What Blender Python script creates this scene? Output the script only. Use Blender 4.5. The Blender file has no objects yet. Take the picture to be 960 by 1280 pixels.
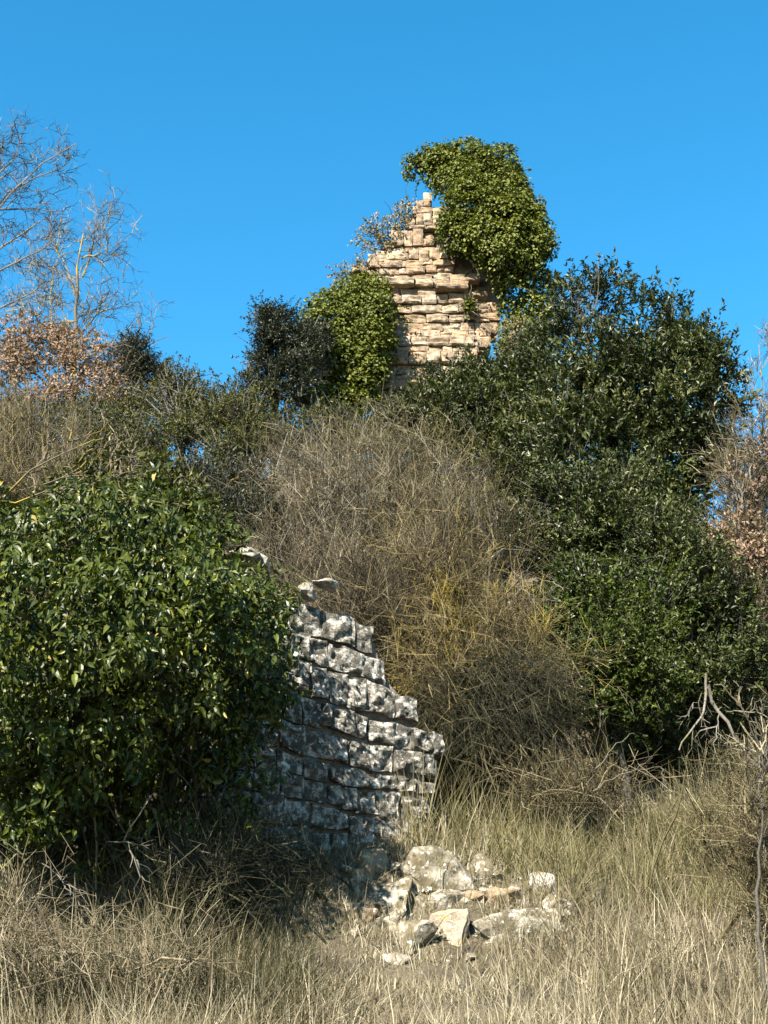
import bpy, bmesh, math, random
import numpy as np
from mathutils import Vector, noise

# ------------------------------------------------------------------ camera, world, sun, exposure
scene = bpy.context.scene
COL = scene.collection
PITCH = math.radians(19.5)
VFOV = math.radians(40.0)
CAM = np.array([0.0, 0.0, 1.6])
F_PX = 640.0 / math.tan(VFOV / 2)

cam_data = bpy.data.cameras.new('camera')
cam_data.sensor_fit = 'VERTICAL'
cam_data.angle = VFOV
cam_data.clip_end = 6000
cam = bpy.data.objects.new('camera', cam_data)
COL.objects.link(cam)
cam.location = CAM
cam.rotation_euler = (math.pi / 2 + PITCH, 0, 0)
scene.camera = cam

SUN_EL = math.radians(40)
SUN_AZ = math.atan2(-0.47, -0.88)            # direction towards the sun, seen from above (x, y)
to_sun = Vector((math.sin(SUN_AZ) * math.cos(SUN_EL), math.cos(SUN_AZ) * math.cos(SUN_EL), math.sin(SUN_EL)))

world = bpy.data.worlds.new('World')
scene.world = world
world.use_nodes = True
wt = world.node_tree
wt.nodes.clear()
sky = wt.nodes.new('ShaderNodeTexSky')
sky.sky_type = 'NISHITA'
sky.sun_disc = False
sky.sun_elevation = SUN_EL
sky.sun_rotation = SUN_AZ % (2 * math.pi)
sky.altitude = 600
sky.air_density = 1.0
sky.dust_density = 0.3
sky.ozone_density = 3.0
hs = wt.nodes.new('ShaderNodeHueSaturation')
hs.inputs['Hue'].default_value = 0.483
hs.inputs['Saturation'].default_value = 1.33
bg = wt.nodes.new('ShaderNodeBackground')
bg.inputs['Strength'].default_value = 0.072
wo = wt.nodes.new('ShaderNodeOutputWorld')
wt.links.new(sky.outputs[0], hs.inputs['Color'])
wt.links.new(hs.outputs[0], bg.inputs['Color'])
wt.links.new(bg.outputs[0], wo.inputs[0])

sun_data = bpy.data.lights.new('sun', 'SUN')
sun_data.energy = 5.0
sun_data.angle = math.radians(0.5)
sun_data.color = (1.0, 0.93, 0.82)
sun = bpy.data.objects.new('sun', sun_data)
COL.objects.link(sun)
sun.rotation_euler = (-to_sun).to_track_quat('-Z', 'Y').to_euler()
sun.location = (-20, -30, 40)

scene.view_settings.view_transform = 'Standard'
scene.view_settings.look = 'None'
scene.view_settings.exposure = 2.12
scene.view_settings.gamma = 1.0
scene.cycles.max_bounces = 5
scene.cycles.diffuse_bounces = 2
scene.cycles.transmission_bounces = 3
scene.cycles.transparent_max_bounces = 4

# ------------------------------------------------------------------ layout helpers
CP, SP = math.cos(PITCH), math.sin(PITCH)


def ray(px, py):
    a, b = (px - 480) / F_PX, (640 - py) / F_PX
    return np.array([a, CP - b * SP, SP + b * CP])


def P(px, py, Y):
    """point of the place at distance Y that lies on the sight line through a photo pixel"""
    r = ray(px, py)
    return CAM + r * (Y / r[1])


def px_size(p):
    """metres per photo pixel at point p"""
    v = np.asarray(p) - CAM
    return (v[1] * CP + v[2] * SP) / F_PX


def smooth(a, b, x):
    t = np.clip((x - a) / (b - a), 0, 1)
    return t * t * (3 - 2 * t)


# ---- the front wall's plane (needed by the ground too)
W_ANG = math.radians(24)
W_D = np.array([math.cos(W_ANG), math.sin(W_ANG), 0.0])
W_N = np.array([math.sin(W_ANG), -math.cos(W_ANG), 0.0])
W_O = P(360, 900, 12.8)

HY = np.array([-400, -30, 0, 6, 9, 10.5, 11.4, 12.6, 13.4, 14.5, 16, 18, 20, 25, 32, 45, 80, 200, 600, 3000])
HZ = np.array([-14, -1.2, 0.1, 0.55, 1.02, 1.45, 1.85, 2.55, 3.0, 3.55, 4.6, 5.9, 7.2, 11.2, 13.0, 13.0, 8.0, -6, -20, -40.])


def ground_z(x, y):
    x = np.asarray(x, float); y = np.asarray(y, float)
    z = np.interp(y, HY, HZ)
    z = z - 0.28 * np.maximum(x - 2.5, 0) * smooth(15, 24, y) * (1 - smooth(60, 200, y)) * (x < 40) \
          - 0.28 * 37.5 * (x >= 40) * smooth(15, 24, y) * (1 - smooth(60, 200, y))
    z = z + 0.10 * np.sin(x * 0.9 + 1.3) * np.cos(y * 0.7) + 0.06 * np.sin(x * 2.3 + y * 1.9) * (y < 60)
    z = z - 1.05 * smooth(0.9, 2.2, x) * smooth(13.2, 16.0, y) * (1 - smooth(17.5, 21, y))
    # earth held up behind the front wall
    s = -((x - W_O[0]) * W_N[0] + (y - W_O[1]) * W_N[1])
    u = (x - W_O[0]) * W_D[0] + (y - W_O[1]) * W_D[1]
    top = 5.05 - 0.75 * np.clip(u, -0.2, 2.5)
    m = smooth(0.35, 0.75, s) * (1 - smooth(1.9, 3.0, u)) * (1 - smooth(6.0, 9.0, -u)) * (y < 22)
    z = z + 0.33 * smooth(-1.5, -0.3, s) * (1 - smooth(0.3, 0.6, s)) * (1 - smooth(0.9, 1.9, u)) * (1 - smooth(2.5, 4.0, -u)) * (y < 22)
    return z + m * np.maximum(top - z, 0)


def ground_hit(px, py, y0=6.0, y1=60.0):
    Y = np.arange(y0, y1, 0.03)
    r = ray(px, py)
    pts = CAM[None] + r[None] * (Y / r[1])[:, None]
    below = pts[:, 2] <= ground_z(pts[:, 0], pts[:, 1])
    i = int(np.argmax(below)) if below.any() else len(Y) - 1
    return pts[i]


def unit(v):
    v = np.asarray(v, float)
    return v / np.maximum(np.linalg.norm(v, axis=-1, keepdims=True), 1e-9)


# ------------------------------------------------------------------ object helpers
def tag(o, label, cat, group=None, kind=None):
    o['label'] = label
    o['category'] = cat
    if group: o['group'] = group
    if kind: o['kind'] = kind
    return o


def thing(name, loc, label, cat, group=None):
    o = bpy.data.objects.new(name, None)
    COL.objects.link(o)
    o.location = loc
    o.empty_display_size = 0.2
    return tag(o, label, cat, group)


def link(name, me, mat, parent=None, loc=None):
    o = bpy.data.objects.new(name, me)
    COL.objects.link(o)
    if mat is not None and len(me.materials) == 0: me.materials.append(mat)
    if loc is not None: o.location = loc
    if name in ('twigs', 'crown', 'foliage', 'leaves', 'stems', 'branches', 'limbs'): o['kind'] = 'stuff'
    if parent is not None:
        o.parent = parent
        if loc is None: o.location = -Vector(parent.location)       # mesh given in world coordinates
        else: o.location = Vector(loc) - Vector(parent.location)
    return o


TRI_COUNT = [0]


def mesh_np(name, V, Fc, rnd=None, smooth_shade=False):
    me = bpy.data.meshes.new(name)
    n, k = Fc.shape
    me.vertices.add(len(V)); me.vertices.foreach_set('co', np.ascontiguousarray(V, np.float32).ravel())
    me.loops.add(n * k); me.loops.foreach_set('vertex_index', np.ascontiguousarray(Fc, np.int32).ravel())
    me.polygons.add(n)
    me.polygons.foreach_set('loop_start', np.arange(0, n * k, k, dtype=np.int32))
    me.polygons.foreach_set('loop_total', np.full(n, k, np.int32))
    if smooth_shade: me.polygons.foreach_set('use_smooth', np.ones(n, bool))
    else: me.polygons.foreach_set('use_smooth', np.zeros(n, bool))
    if rnd is not None:
        a = me.attributes.new('rnd', 'FLOAT', 'POINT')
        a.data.foreach_set('value', np.ascontiguousarray(rnd, np.float32))
    me.update(calc_edges=True)
    TRI_COUNT[0] += n * (k - 2)
    return me


# ------------------------------------------------------------------ materials
def new_mat(name):
    m = bpy.data.materials.new(name)
    m.use_nodes = True
    nt = m.node_tree
    nt.nodes.clear()
    out = nt.nodes.new('ShaderNodeOutputMaterial')
    return m, nt, out


def darkened(stops, k=0.80):  # palette darkened evenly below its natural tones, to balance the raised exposure
    return [(p, tuple(k * v for v in c)) for p, c in stops]


def ramp(nt, fac, stops):
    r = nt.nodes.new('ShaderNodeValToRGB')
    e = r.color_ramp.elements
    e[0].position, e[0].color = stops[0][0], (*stops[0][1], 1)
    e[1].position, e[1].color = stops[-1][0], (*stops[-1][1], 1)
    for p, c in stops[1:-1]:
        x = e.new(p); x.color = (*c, 1)
    nt.links.new(fac, r.inputs[0])
    return r.outputs[0]


def mixc(nt, fac, a, b, mode='MIX'):
    m = nt.nodes.new('ShaderNodeMix')
    m.data_type = 'RGBA'; m.blend_type = mode
    for sock, v in ((m.inputs[0], fac), (m.inputs[6], a), (m.inputs[7], b)):
        if hasattr(v, 'is_linked') or isinstance(v, bpy.types.NodeSocket): nt.links.new(v, sock)
        elif isinstance(v, (int, float)): sock.default_value = v
        else: sock.default_value = (*v, 1)
    return m.outputs[2]


def leaf_mat(name, stops, rough=0.45, trans=0.25, spec=0.5):
    m, nt, out = new_mat(name)
    at = nt.nodes.new('ShaderNodeAttribute'); at.attribute_name = 'rnd'
    c = ramp(nt, at.outputs['Fac'], darkened(stops))
    pb = nt.nodes.new('ShaderNodeBsdfPrincipled')
    nt.links.new(c, pb.inputs['Base Color'])
    pb.inputs['Roughness'].default_value = rough
    pb.inputs['Specular IOR Level'].default_value = spec
    tr = nt.nodes.new('ShaderNodeBsdfTranslucent')
    tc = mixc(nt, 1.0, c, (1.0, 1.1, 0.35), 'MULTIPLY')
    nt.links.new(tc, tr.inputs['Color'])
    mx = nt.nodes.new('ShaderNodeMixShader'); mx.inputs[0].default_value = trans
    nt.links.new(pb.outputs[0], mx.inputs[1]); nt.links.new(tr.outputs[0], mx.inputs[2])
    nt.links.new(mx.outputs[0], out.inputs[0])
    return m


def twig_mat(name, stops, lichen=None, lichen_amt=0.0, scale=3.0):
    m, nt, out = new_mat(name)
    at = nt.nodes.new('ShaderNodeAttribute'); at.attribute_name = 'rnd'
    c = ramp(nt, at.outputs['Fac'], darkened(stops, 0.78))
    geo = nt.nodes.new('ShaderNodeNewGeometry')
    if lichen:
        nz = nt.nodes.new('ShaderNodeTexNoise'); nz.inputs['Scale'].default_value = scale
        nz.inputs['Detail'].default_value = 4
        nt.links.new(geo.outputs['Position'], nz.inputs['Vector'])
        f = ramp(nt, nz.outputs['Fac'], [(0.62 - lichen_amt * 0.3, (0, 0, 0)), (0.70 - lichen_amt * 0.3, (1, 1, 1))])
        c = mixc(nt, f, c, lichen)
    n2 = nt.nodes.new('ShaderNodeTexNoise'); n2.inputs['Scale'].default_value = 45
    nt.links.new(geo.outputs['Position'], n2.inputs['Vector'])
    g = ramp(nt, n2.outputs['Fac'], [(0.3, (0.65, 0.65, 0.65)), (0.7, (1.25, 1.25, 1.25))])
    c = mixc(nt, 1.0, c, g, 'MULTIPLY')
    pb = nt.nodes.new('ShaderNodeBsdfPrincipled')
    nt.links.new(c, pb.inputs['Base Color'])
    pb.inputs['Roughness'].default_value = 0.8
    pb.inputs['Specular IOR Level'].default_value = 0.25
    nt.links.new(pb.outputs[0], out.inputs[0])
    return m


def stone_mat(name, tones, stain, stain_amt, lichens=(), bump=0.5, fine=40, bscale=9):
    """limestone: tone by stone and by cloudy noise, dark weather stain in patches, lichen spots"""
    m, nt, out = new_mat(name)
    tc = nt.nodes.new('ShaderNodeTexCoord')
    oi = nt.nodes.new('ShaderNodeObjectInfo')
    mul = nt.nodes.new('ShaderNodeMath'); mul.operation = 'MULTIPLY'; mul.inputs[1].default_value = 37.0
    nt.links.new(oi.outputs['Random'], mul.inputs[0])
    add = nt.nodes.new('ShaderNodeVectorMath'); add.operation = 'ADD'
    nt.links.new(tc.outputs['Object'], add.inputs[0]); nt.links.new(mul.outputs[0], add.inputs[1])
    vec = add.outputs[0]

    def nz(scale, detail=5, rough=0.6):
        n = nt.nodes.new('ShaderNodeTexNoise')
        n.inputs['Scale'].default_value = scale; n.inputs['Detail'].default_value = detail
        n.inputs['Roughness'].default_value = rough
        nt.links.new(vec, n.inputs['Vector'])
        return n.outputs['Fac']
    # tone = stone's own + clouds
    md = nt.nodes.new('ShaderNodeMath'); md.operation = 'MULTIPLY_ADD'
    md.inputs[1].default_value = 0.55
    nt.links.new(oi.outputs['Random'], md.inputs[0])
    m3 = nt.nodes.new('ShaderNodeMath'); m3.operation = 'MULTIPLY'; m3.inputs[1].default_value = 0.55
    nt.links.new(nz(4.0), m3.inputs[0]); nt.links.new(m3.outputs[0], md.inputs[2])
    c = ramp(nt, md.outputs[0], darkened(tones, 0.66))
    f = ramp(nt, nz(bscale, 8, 0.68), [(0.5 - stain_amt, (1, 1, 1)), (0.62 - stain_amt * 0.6, (0, 0, 0))])
    c = mixc(nt, f, c, stain)
    for (lc, lo, sc) in lichens:
        g = ramp(nt, nz(sc, 6, 0.6), [(lo, (0, 0, 0)), (lo + 0.06, (1, 1, 1))])
        c = mixc(nt, g, c, lc)
    g = ramp(nt, nz(fine, 4, 0.7), [(0.3, (0.72, 0.72, 0.72)), (0.7, (1.18, 1.18, 1.18))])
    c = mixc(nt, 1.0, c, g, 'MULTIPLY')
    pb = nt.nodes.new('ShaderNodeBsdfPrincipled')
    nt.links.new(c, pb.inputs['Base Color'])
    pb.inputs['Roughness'].default_value = 0.92
    pb.inputs['Specular IOR Level'].default_value = 0.15
    b1 = nt.nodes.new('ShaderNodeBump'); b1.inputs['Strength'].default_value = bump; b1.inputs['Distance'].default_value = 0.05
    nt.links.new(nz(bscale * 1.3, 8, 0.7), b1.inputs['Height'])
    nt.links.new(b1.outputs[0], pb.inputs['Normal'])
    nt.links.new(pb.outputs[0], out.inputs[0])
    return m


M = {}
M['tower_stone'] = stone_mat('tower_limestone', [(0.05, (0.34, 0.26, 0.165)), (0.3, (0.52, 0.435, 0.305)), (0.55, (0.46, 0.325, 0.20)), (0.75, (0.42, 0.265, 0.15)), (1.0, (0.54, 0.46, 0.345))],
                             (0.15, 0.115, 0.08), 0.06, lichens=[((0.10, 0.09, 0.07), 0.68, 7)], bump=0.8, fine=30, bscale=6)
M['tower_core'] = stone_mat('tower_rubble_core', [(0.1, (0.17, 0.135, 0.095)), (0.9, (0.24, 0.195, 0.135))], (0.12, 0.10, 0.08), 0.14, bump=1.0, fine=30, bscale=6)
M['wall_stone'] = stone_mat('wall_limestone', [(0.1, (0.44, 0.41, 0.345)), (0.5, (0.58, 0.555, 0.49)), (0.9, (0.46, 0.41, 0.32))],
                            (0.07, 0.064, 0.052), 0.025, lichens=[((0.53, 0.50, 0.44), 0.60, 14), ((0.04, 0.04, 0.036), 0.70, 22), ((0.20, 0.16, 0.07), 0.71, 9)], bump=1.0, fine=70, bscale=11)
M['wall_core'] = stone_mat('wall_rubble_core', [(0.1, (0.16, 0.14, 0.11)), (0.9, (0.22, 0.19, 0.15))], (0.05, 0.05, 0.04), 0.16, bump=1.0)
M['rubble'] = stone_mat('fallen_limestone', [(0.1, (0.30, 0.26, 0.19)), (0.5, (0.39, 0.345, 0.265)), (0.9, (0.46, 0.415, 0.33))],
                        (0.10, 0.083, 0.05), 0.05, lichens=[((0.58, 0.56, 0.50), 0.60, 17), ((0.30, 0.19, 0.06), 0.72, 8), ((0.05, 0.045, 0.035), 0.66, 20)], bump=0.8, fine=60, bscale=7)
M['rubble_tan'] = stone_mat('fallen_tan_stone', [(0.1, (0.31, 0.245, 0.15)), (0.9, (0.36, 0.295, 0.20))],
                            (0.16, 0.11, 0.065), 0.05, lichens=[((0.50, 0.47, 0.41), 0.62, 12), ((0.55, 0.30, 0.10), 0.64, 7)], bump=0.7, fine=60, bscale=7)
M['rubble_orange'] = stone_mat('fallen_lichen_stone', [(0.1, (0.33, 0.29, 0.22)), (0.9, (0.43, 0.39, 0.32))],
                               (0.25, 0.20, 0.14), 0.05, lichens=[((0.36, 0.22, 0.05), 0.58, 12), ((0.50, 0.48, 0.43), 0.62, 18)], bump=0.8, fine=60, bscale=7)

M['ivy_far'] = leaf_mat('ivy_leaf_sunny', [(0, (0.024, 0.036, 0.006)), (0.45, (0.085, 0.102, 0.012)), (0.8, (0.135, 0.145, 0.020)), (1, (0.24, 0.22, 0.05))], 0.5, 0.2, 0.2)
M['ivy_dry'] = leaf_mat('thin_dry_ivy_leaf', [(0, (0.07, 0.08, 0.02)), (0.5, (0.16, 0.13, 0.05)), (1, (0.26, 0.20, 0.10))], 0.6, 0.2)
M['ivy_near'] = leaf_mat('ivy_leaf_glossy', [(0, (0.016, 0.024, 0.002)), (0.45, (0.032, 0.046, 0.004)), (0.75, (0.085, 0.102, 0.010)), (0.97, (0.17, 0.18, 0.03)), (1, (0.30, 0.24, 0.06))], 0.42, 0.2, 0.25)
M['oak_leaf'] = leaf_mat('holm_oak_leaf', [(0, (0.008, 0.013, 0.003)), (0.45, (0.028, 0.038, 0.007)), (0.78, (0.095, 0.106, 0.030)), (1, (0.23, 0.22, 0.10))], 0.45, 0.12, 0.25)
M['oak_leaf_olive'] = leaf_mat('holm_oak_leaf_olive', [(0, (0.014, 0.020, 0.005)), (0.5, (0.042, 0.053, 0.012)), (0.85, (0.11, 0.118, 0.035)), (1, (0.22, 0.205, 0.09))], 0.45, 0.12, 0.25)
M['box_leaf'] = leaf_mat('bright_shrub_leaf', [(0, (0.018, 0.029, 0.004)), (0.6, (0.045, 0.064, 0.008)), (1, (0.10, 0.12, 0.02))], 0.42, 0.15, 0.25)
M['dark_leaf'] = leaf_mat('dark_evergreen_leaf', [(0, (0.013, 0.018, 0.007)), (0.7, (0.030, 0.036, 0.014)), (1, (0.07, 0.075, 0.035))], 0.45, 0.1, 0.25)
M['olive_leaf'] = leaf_mat('olive_shrub_leaf', [(0, (0.022, 0.026, 0.006)), (0.5, (0.062, 0.066, 0.014)), (0.85, (0.125, 0.118, 0.034)), (1, (0.20, 0.17, 0.07))], 0.5, 0.2, 0.2)
M['brown_leaf'] = leaf_mat('dead_oak_leaf', [(0, (0.14, 0.08, 0.05)), (0.5, (0.26, 0.17, 0.115)), (1, (0.38, 0.29, 0.215))], 0.7, 0.25, 0.2)
M['twig_grey'] = twig_mat('grey_brown_twig', [(0, (0.024, 0.019, 0.008)), (0.5, (0.072, 0.056, 0.027)), (0.85, (0.15, 0.122, 0.068)), (1, (0.30, 0.26, 0.17))])
M['twig_olive'] = twig_mat('olive_brown_twig', [(0, (0.022, 0.017, 0.006)), (0.5, (0.062, 0.049, 0.019)), (0.85, (0.135, 0.108, 0.048)), (1, (0.28, 0.235, 0.14))])
M['twig_red'] = twig_mat('red_brown_twig', [(0, (0.018, 0.014, 0.006)), (0.5, (0.045, 0.034, 0.016)), (0.85, (0.11, 0.086, 0.044)), (1, (0.24, 0.20, 0.12))])
M['twig_lichen'] = twig_mat('lichen_twig', [(0, (0.06, 0.045, 0.018)), (0.6, (0.12, 0.092, 0.036)), (1, (0.26, 0.205, 0.095))], (0.19, 0.14, 0.025), 0.25, 2.6)
M['twig_dark'] = twig_mat('shaded_green_twig', [(0, (0.014, 0.015, 0.006)), (0.7, (0.036, 0.034, 0.014)), (0.93, (0.08, 0.07, 0.034)), (1, (0.16, 0.14, 0.08))])  # dark green twigs, with shade also put into their base colour
M['bark'] = twig_mat('grey_bark', [(0, (0.10, 0.085, 0.066)), (1, (0.17, 0.15, 0.12))], (0.18, 0.13, 0.03), 0.2, 2.0)
M['bark_dark'] = twig_mat('dark_grey_bark', [(0, (0.05, 0.044, 0.035)), (1, (0.10, 0.09, 0.072))])
M['straw_twig'] = twig_mat('straw_twig', [(0, (0.07, 0.055, 0.028)), (0.5, (0.13, 0.105, 0.058)), (0.85, (0.19, 0.155, 0.095)), (1, (0.30, 0.26, 0.18))])
M['bark_yellow'] = twig_mat('lichened_bark', [(0, (0.10, 0.078, 0.048)), (1, (0.17, 0.135, 0.085))], (0.22, 0.16, 0.03), 0.45, 1.8)
M['dead_wood'] = twig_mat('bleached_dead_wood', [(0, (0.12, 0.105, 0.078)), (1, (0.20, 0.18, 0.14))], (0.12, 0.105, 0.04), 0.15, 4)
M['grass'] = leaf_mat('dry_straw', [(0, (0.038, 0.029, 0.011)), (0.3, (0.115, 0.092, 0.048)), (0.6, (0.25, 0.207, 0.125)), (1, (0.52, 0.46, 0.335))], 0.6, 0.25, 0.3)
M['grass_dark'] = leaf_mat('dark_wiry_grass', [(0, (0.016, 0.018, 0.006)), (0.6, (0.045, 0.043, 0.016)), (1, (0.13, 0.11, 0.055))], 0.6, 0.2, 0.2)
M['grass_green'] = leaf_mat('half_dry_grass', [(0, (0.04, 0.042, 0.011)), (0.4, (0.105, 0.095, 0.032)), (1, (0.26, 0.215, 0.11))], 0.6, 0.25, 0.3)

m, nt, out = new_mat('dry_soil')
geo = nt.nodes.new('ShaderNodeNewGeometry')
n1 = nt.nodes.new('ShaderNodeTexNoise'); n1.inputs['Scale'].default_value = 2.2; n1.inputs['Detail'].default_value = 9
n2 = nt.nodes.new('ShaderNodeTexNoise'); n2.inputs['Scale'].default_value = 30; n2.inputs['Detail'].default_value = 6
nt.links.new(geo.outputs['Position'], n1.inputs['Vector']); nt.links.new(geo.outputs['Position'], n2.inputs['Vector'])
c = ramp(nt, n1.outputs['Fac'], [(0.3, (0.03, 0.023, 0.012)), (0.5, (0.062, 0.049, 0.026)), (0.7, (0.105, 0.084, 0.047))])
g = ramp(nt, n2.outputs['Fac'], [(0.3, (0.6, 0.6, 0.6)), (0.7, (1.3, 1.3, 1.3))])
c = mixc(nt, 1.0, c, g, 'MULTIPLY')
pb = nt.nodes.new('ShaderNodeBsdfPrincipled'); pb.inputs['Roughness'].default_value = 0.95
bp = nt.nodes.new('ShaderNodeBump'); bp.inputs['Strength'].default_value = 0.8; bp.inputs['Distance'].default_value = 0.06
nt.links.new(n2.outputs['Fac'], bp.inputs['Height']); nt.links.new(bp.outputs[0], pb.inputs['Normal'])
nt.links.new(c, pb.inputs['Base Color']); nt.links.new(pb.outputs[0], out.inputs[0])
M['soil'] = m

# ------------------------------------------------------------------ ground: one sheet to the horizon
gx = np.unique(np.concatenate([np.array([-3000, -1200, -500, -200, -90, -50, -30, -22.]), np.arange(-16, 16.01, 0.25), np.array([22, 30, 50, 90, 200, 500, 1200, 3000.])]))
gy = np.unique(np.concatenate([np.array([-400, -150, -60, -25, -10, -4.]), np.arange(0, 34.01, 0.25), np.array([37, 41, 46, 54, 65, 80, 110, 150, 200, 350, 600, 1200, 3000.])]))
GX, GY = np.meshgrid(gx, gy)
GZ = ground_z(GX, GY)
V = np.stack([GX, GY, GZ], -1).reshape(-1, 3)
ny_, nx_ = GX.shape
idx = np.arange(ny_ * nx_).reshape(ny_, nx_)
Fq = np.stack([idx[:-1, :-1], idx[:-1, 1:], idx[1:, 1:], idx[1:, :-1]], -1).reshape(-1, 4)
g_o = link('ground', mesh_np('ground', V, Fq, smooth_shade=True), M['soil'])
g_o['kind'] = 'structure'

# ------------------------------------------------------------------ stones
def fbm(p, f, oct=3):
    v, a = 0.0, 1.0
    for _ in range(oct):
        v += a * noise.noise(Vector(p) * f)
        f *= 2.1; a *= 0.5
    return v


def quad_stone(tl, tr, br, bl, n, depth, bulge, rough, freq, nx, ny, edge, seed, gap, power=4.0, layer=1.0):
    """a laid stone: rough face over a four-cornered outline, sides going back into the wall"""
    rs = random.Random(seed)
    off = Vector((rs.uniform(-50, 50), rs.uniform(-50, 50), rs.uniform(-50, 50)))
    tl, tr, br, bl = (np.asarray(q, float) for q in (tl, tr, br, bl))
    c = (tl + tr + br + bl) / 4
    w = np.linalg.norm(tr - tl); h = np.linalg.norm(tl - bl)
    ex, ez = unit(tr - tl), unit(tl - bl)
    gx_, gz_ = min(gap, 0.2 * w) / w, min(gap, 0.2 * h) / h
    tilt_x, tilt_z = rs.uniform(-.5, .5) * bulge, rs.uniform(-.5, .5) * bulge
    verts, faces = [], []
    for j in range(ny + 1):
        for i in range(nx + 1):
            s, t = i / nx, j / ny
            ss, tt = gx_ + s * (1 - 2 * gx_), gz_ + t * (1 - 2 * gz_)
            p = (tl * (1 - ss) + tr * ss) * (1 - tt) + (bl * (1 - ss) + br * ss) * tt
            q = Vector((p[0], p[1], p[2] * layer)) + off
            e = max(abs(2 * s - 1), abs(2 * t - 1))
            prof = (1 - abs(2 * s - 1) ** power) * (1 - abs(2 * t - 1) ** power)
            # uneven outline
            jx = noise.noise(q * 5.0 + Vector((7, 0, 0))) * edge * (abs(2 * s - 1) ** 2)
            jz = noise.noise(q * 5.0 + Vector((0, 9, 0))) * edge * (abs(2 * t - 1) ** 2)
            d = bulge * prof + rough * fbm(q, freq) * (0.35 + 0.65 * prof) + tilt_x * (2 * s - 1) + tilt_z * (2 * t - 1)
            d -= rough * 1.0 * max(0.0, noise.noise(q * freq * 0.55 + Vector((3, 3, 3)))) * (1 if e < 0.99 else 0)
            verts.append(p + ex * jx + ez * jz + n * d)
    W = nx + 1
    for j in range(ny):
        for i in range(nx):
            a = j * W + i
            faces.append((a, a + W, a + W + 1, a + 1))
    ring = [i for i in range(nx + 1)] + [j * W + nx for j in range(1, ny + 1)] + [ny * W + i for i in range(nx - 1, -1, -1)] + [j * W for j in range(ny - 1, 0, -1)]
    base = len(verts)
    for r in ring:
        verts.append(verts[r] - n * (depth + float(np.dot(verts[r] - c, n))))
    m_ = len(ring)
    for k in range(m_):
        k2 = (k + 1) % m_
        faces.append((ring[k], ring[k2], base + k2, base + k))
    faces.append(tuple(base + k for k in range(m_ - 1, -1, -1))[::-1])
    me = bpy.data.meshes.new('stone')
    me.from_pydata([tuple(v - c) for v in verts], [], faces)
    bm = bmesh.new(); bm.from_mesh(me)
    bmesh.ops.recalc_face_normals(bm, faces=bm.faces)
    bm.to_mesh(me); bm.free()
    TRI_COUNT[0] += sum(len(f) - 2 for f in faces)
    return me, c


# ---- the tower
TY = 25.0
TN = np.array([0.0, -1.0, 0.0])


def T(x, y):      # crop coordinates of the tower study -> point on the tower face
    return P(430 + x / 4.571, 230 + y / 4.571, TY)


tower_base = P(545, 560, TY + 0.5)
tower = thing('ruined_tower', (tower_base[0], tower_base[1], float(ground_z(tower_base[0], tower_base[1]))),
              'tall broken tower of thin buff stone courses, draped in ivy on top of the hill', 'ruin')
tower_rows = [
    (46, 92, [452, 502]), (95, 138, [410, 453, 492]), (138, 182, [390, 502, 560]), (182, 240, [412, 452, 502, 560]), (196, 246, [352, 406]),
    (240, 266, [365, 470, 540]), (266, 356, [270, 340, 392, 455]), (275, 322, [455, 512]), (322, 356, [452, 515]),
    (345, 382, [228, 276]), (358, 388, [280, 348, 390, 450, 520]), (398, 450, [136, 180]), (385, 446, [180, 241]), (390, 440, [241, 350]),
    (402, 440, [345, 372]), (388, 442, [370, 425]), (374, 446, [425, 484]), (366, 434, [486, 546, 600]),
    (440, 484, [146, 195, 330, 452]), (436, 468, [450, 508, 632]), (470, 506, [44, 132]), (492, 528, [130, 178]),
    (484, 522, [178, 258, 310, 357]), (478, 518, [357, 466]), (464, 502, [466, 530, 624]),
    (523, 553, [160, 290, 378]), (518, 550, [378, 506]), (500, 540, [506, 622]),
    (552, 592, [190, 231, 398, 510]), (540, 588, [510, 602]), (530, 576, [602, 776]),
    (593, 642, [262, 321, 405, 522]), (573, 616, [522, 708]), (642, 690, [236, 330, 441, 530]), (620, 672, [530, 596, 692]), (608, 634, [694, 776, 822]),
    (690, 736, [302, 388, 560, 655]), (676, 728, [655, 765, 888]),
    (740, 786, [345, 470, 597, 686]), (730, 770, [686, 745, 890]), (768, 785, [760, 830]),
    (786, 841, [292, 436, 566, 666, 746, 880]), (838, 878, [255, 411, 546, 616, 712, 772, 838]),
    (876, 932, [310, 381, 483, 600, 692, 745, 838]), (930, 968, [300, 480, 562, 622, 700, 772]),
    (966, 1031, [238, 298, 370, 471, 550, 640, 700, 760]), (1031, 1086, [224, 300, 402, 500, 620, 740]),
    (1086, 1126, [218, 290, 410, 540, 650, 760]), (1126, 1176, [190, 290, 420, 560, 700, 770]), (1176, 1222, [168, 290, 430, 560, 690]),
    (1222, 1275, [160, 300, 420, 570, 700]), (1275, 1330, [170, 310, 450, 580, 720]), (1330, 1390, [160, 290, 440, 600, 730]),
]
rs = random.Random(4)
for (y0, y1, xs) in tower_rows:
    row_out = rs.uniform(-0.05, 0.06)
    for a, b in zip(xs[:-1], xs[1:]):
        j = lambda k=1.6: rs.uniform(-k, k)
        out_ = row_out + rs.uniform(-0.025, 0.035)
        if b - a > 160 and y0 < 620: out_ += 0.12
        q = [T(a, y0 + j()), T(b, y0 + j()), T(b, y1 + j()), T(a, y1 + j())]
        q = [v + TN * out_ for v in q]
        w = np.linalg.norm(q[1] - q[0])
        me, c = quad_stone(*q, TN, rs.uniform(0.4, 0.6), 0.022, 0.028, 4.5, max(4, min(12, int(w / 0.045))), 6, 0.028, rs.random(), 0.005, 9.0, 3.2)
        link('stone', me, M['tower_stone'], tower, c)


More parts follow.
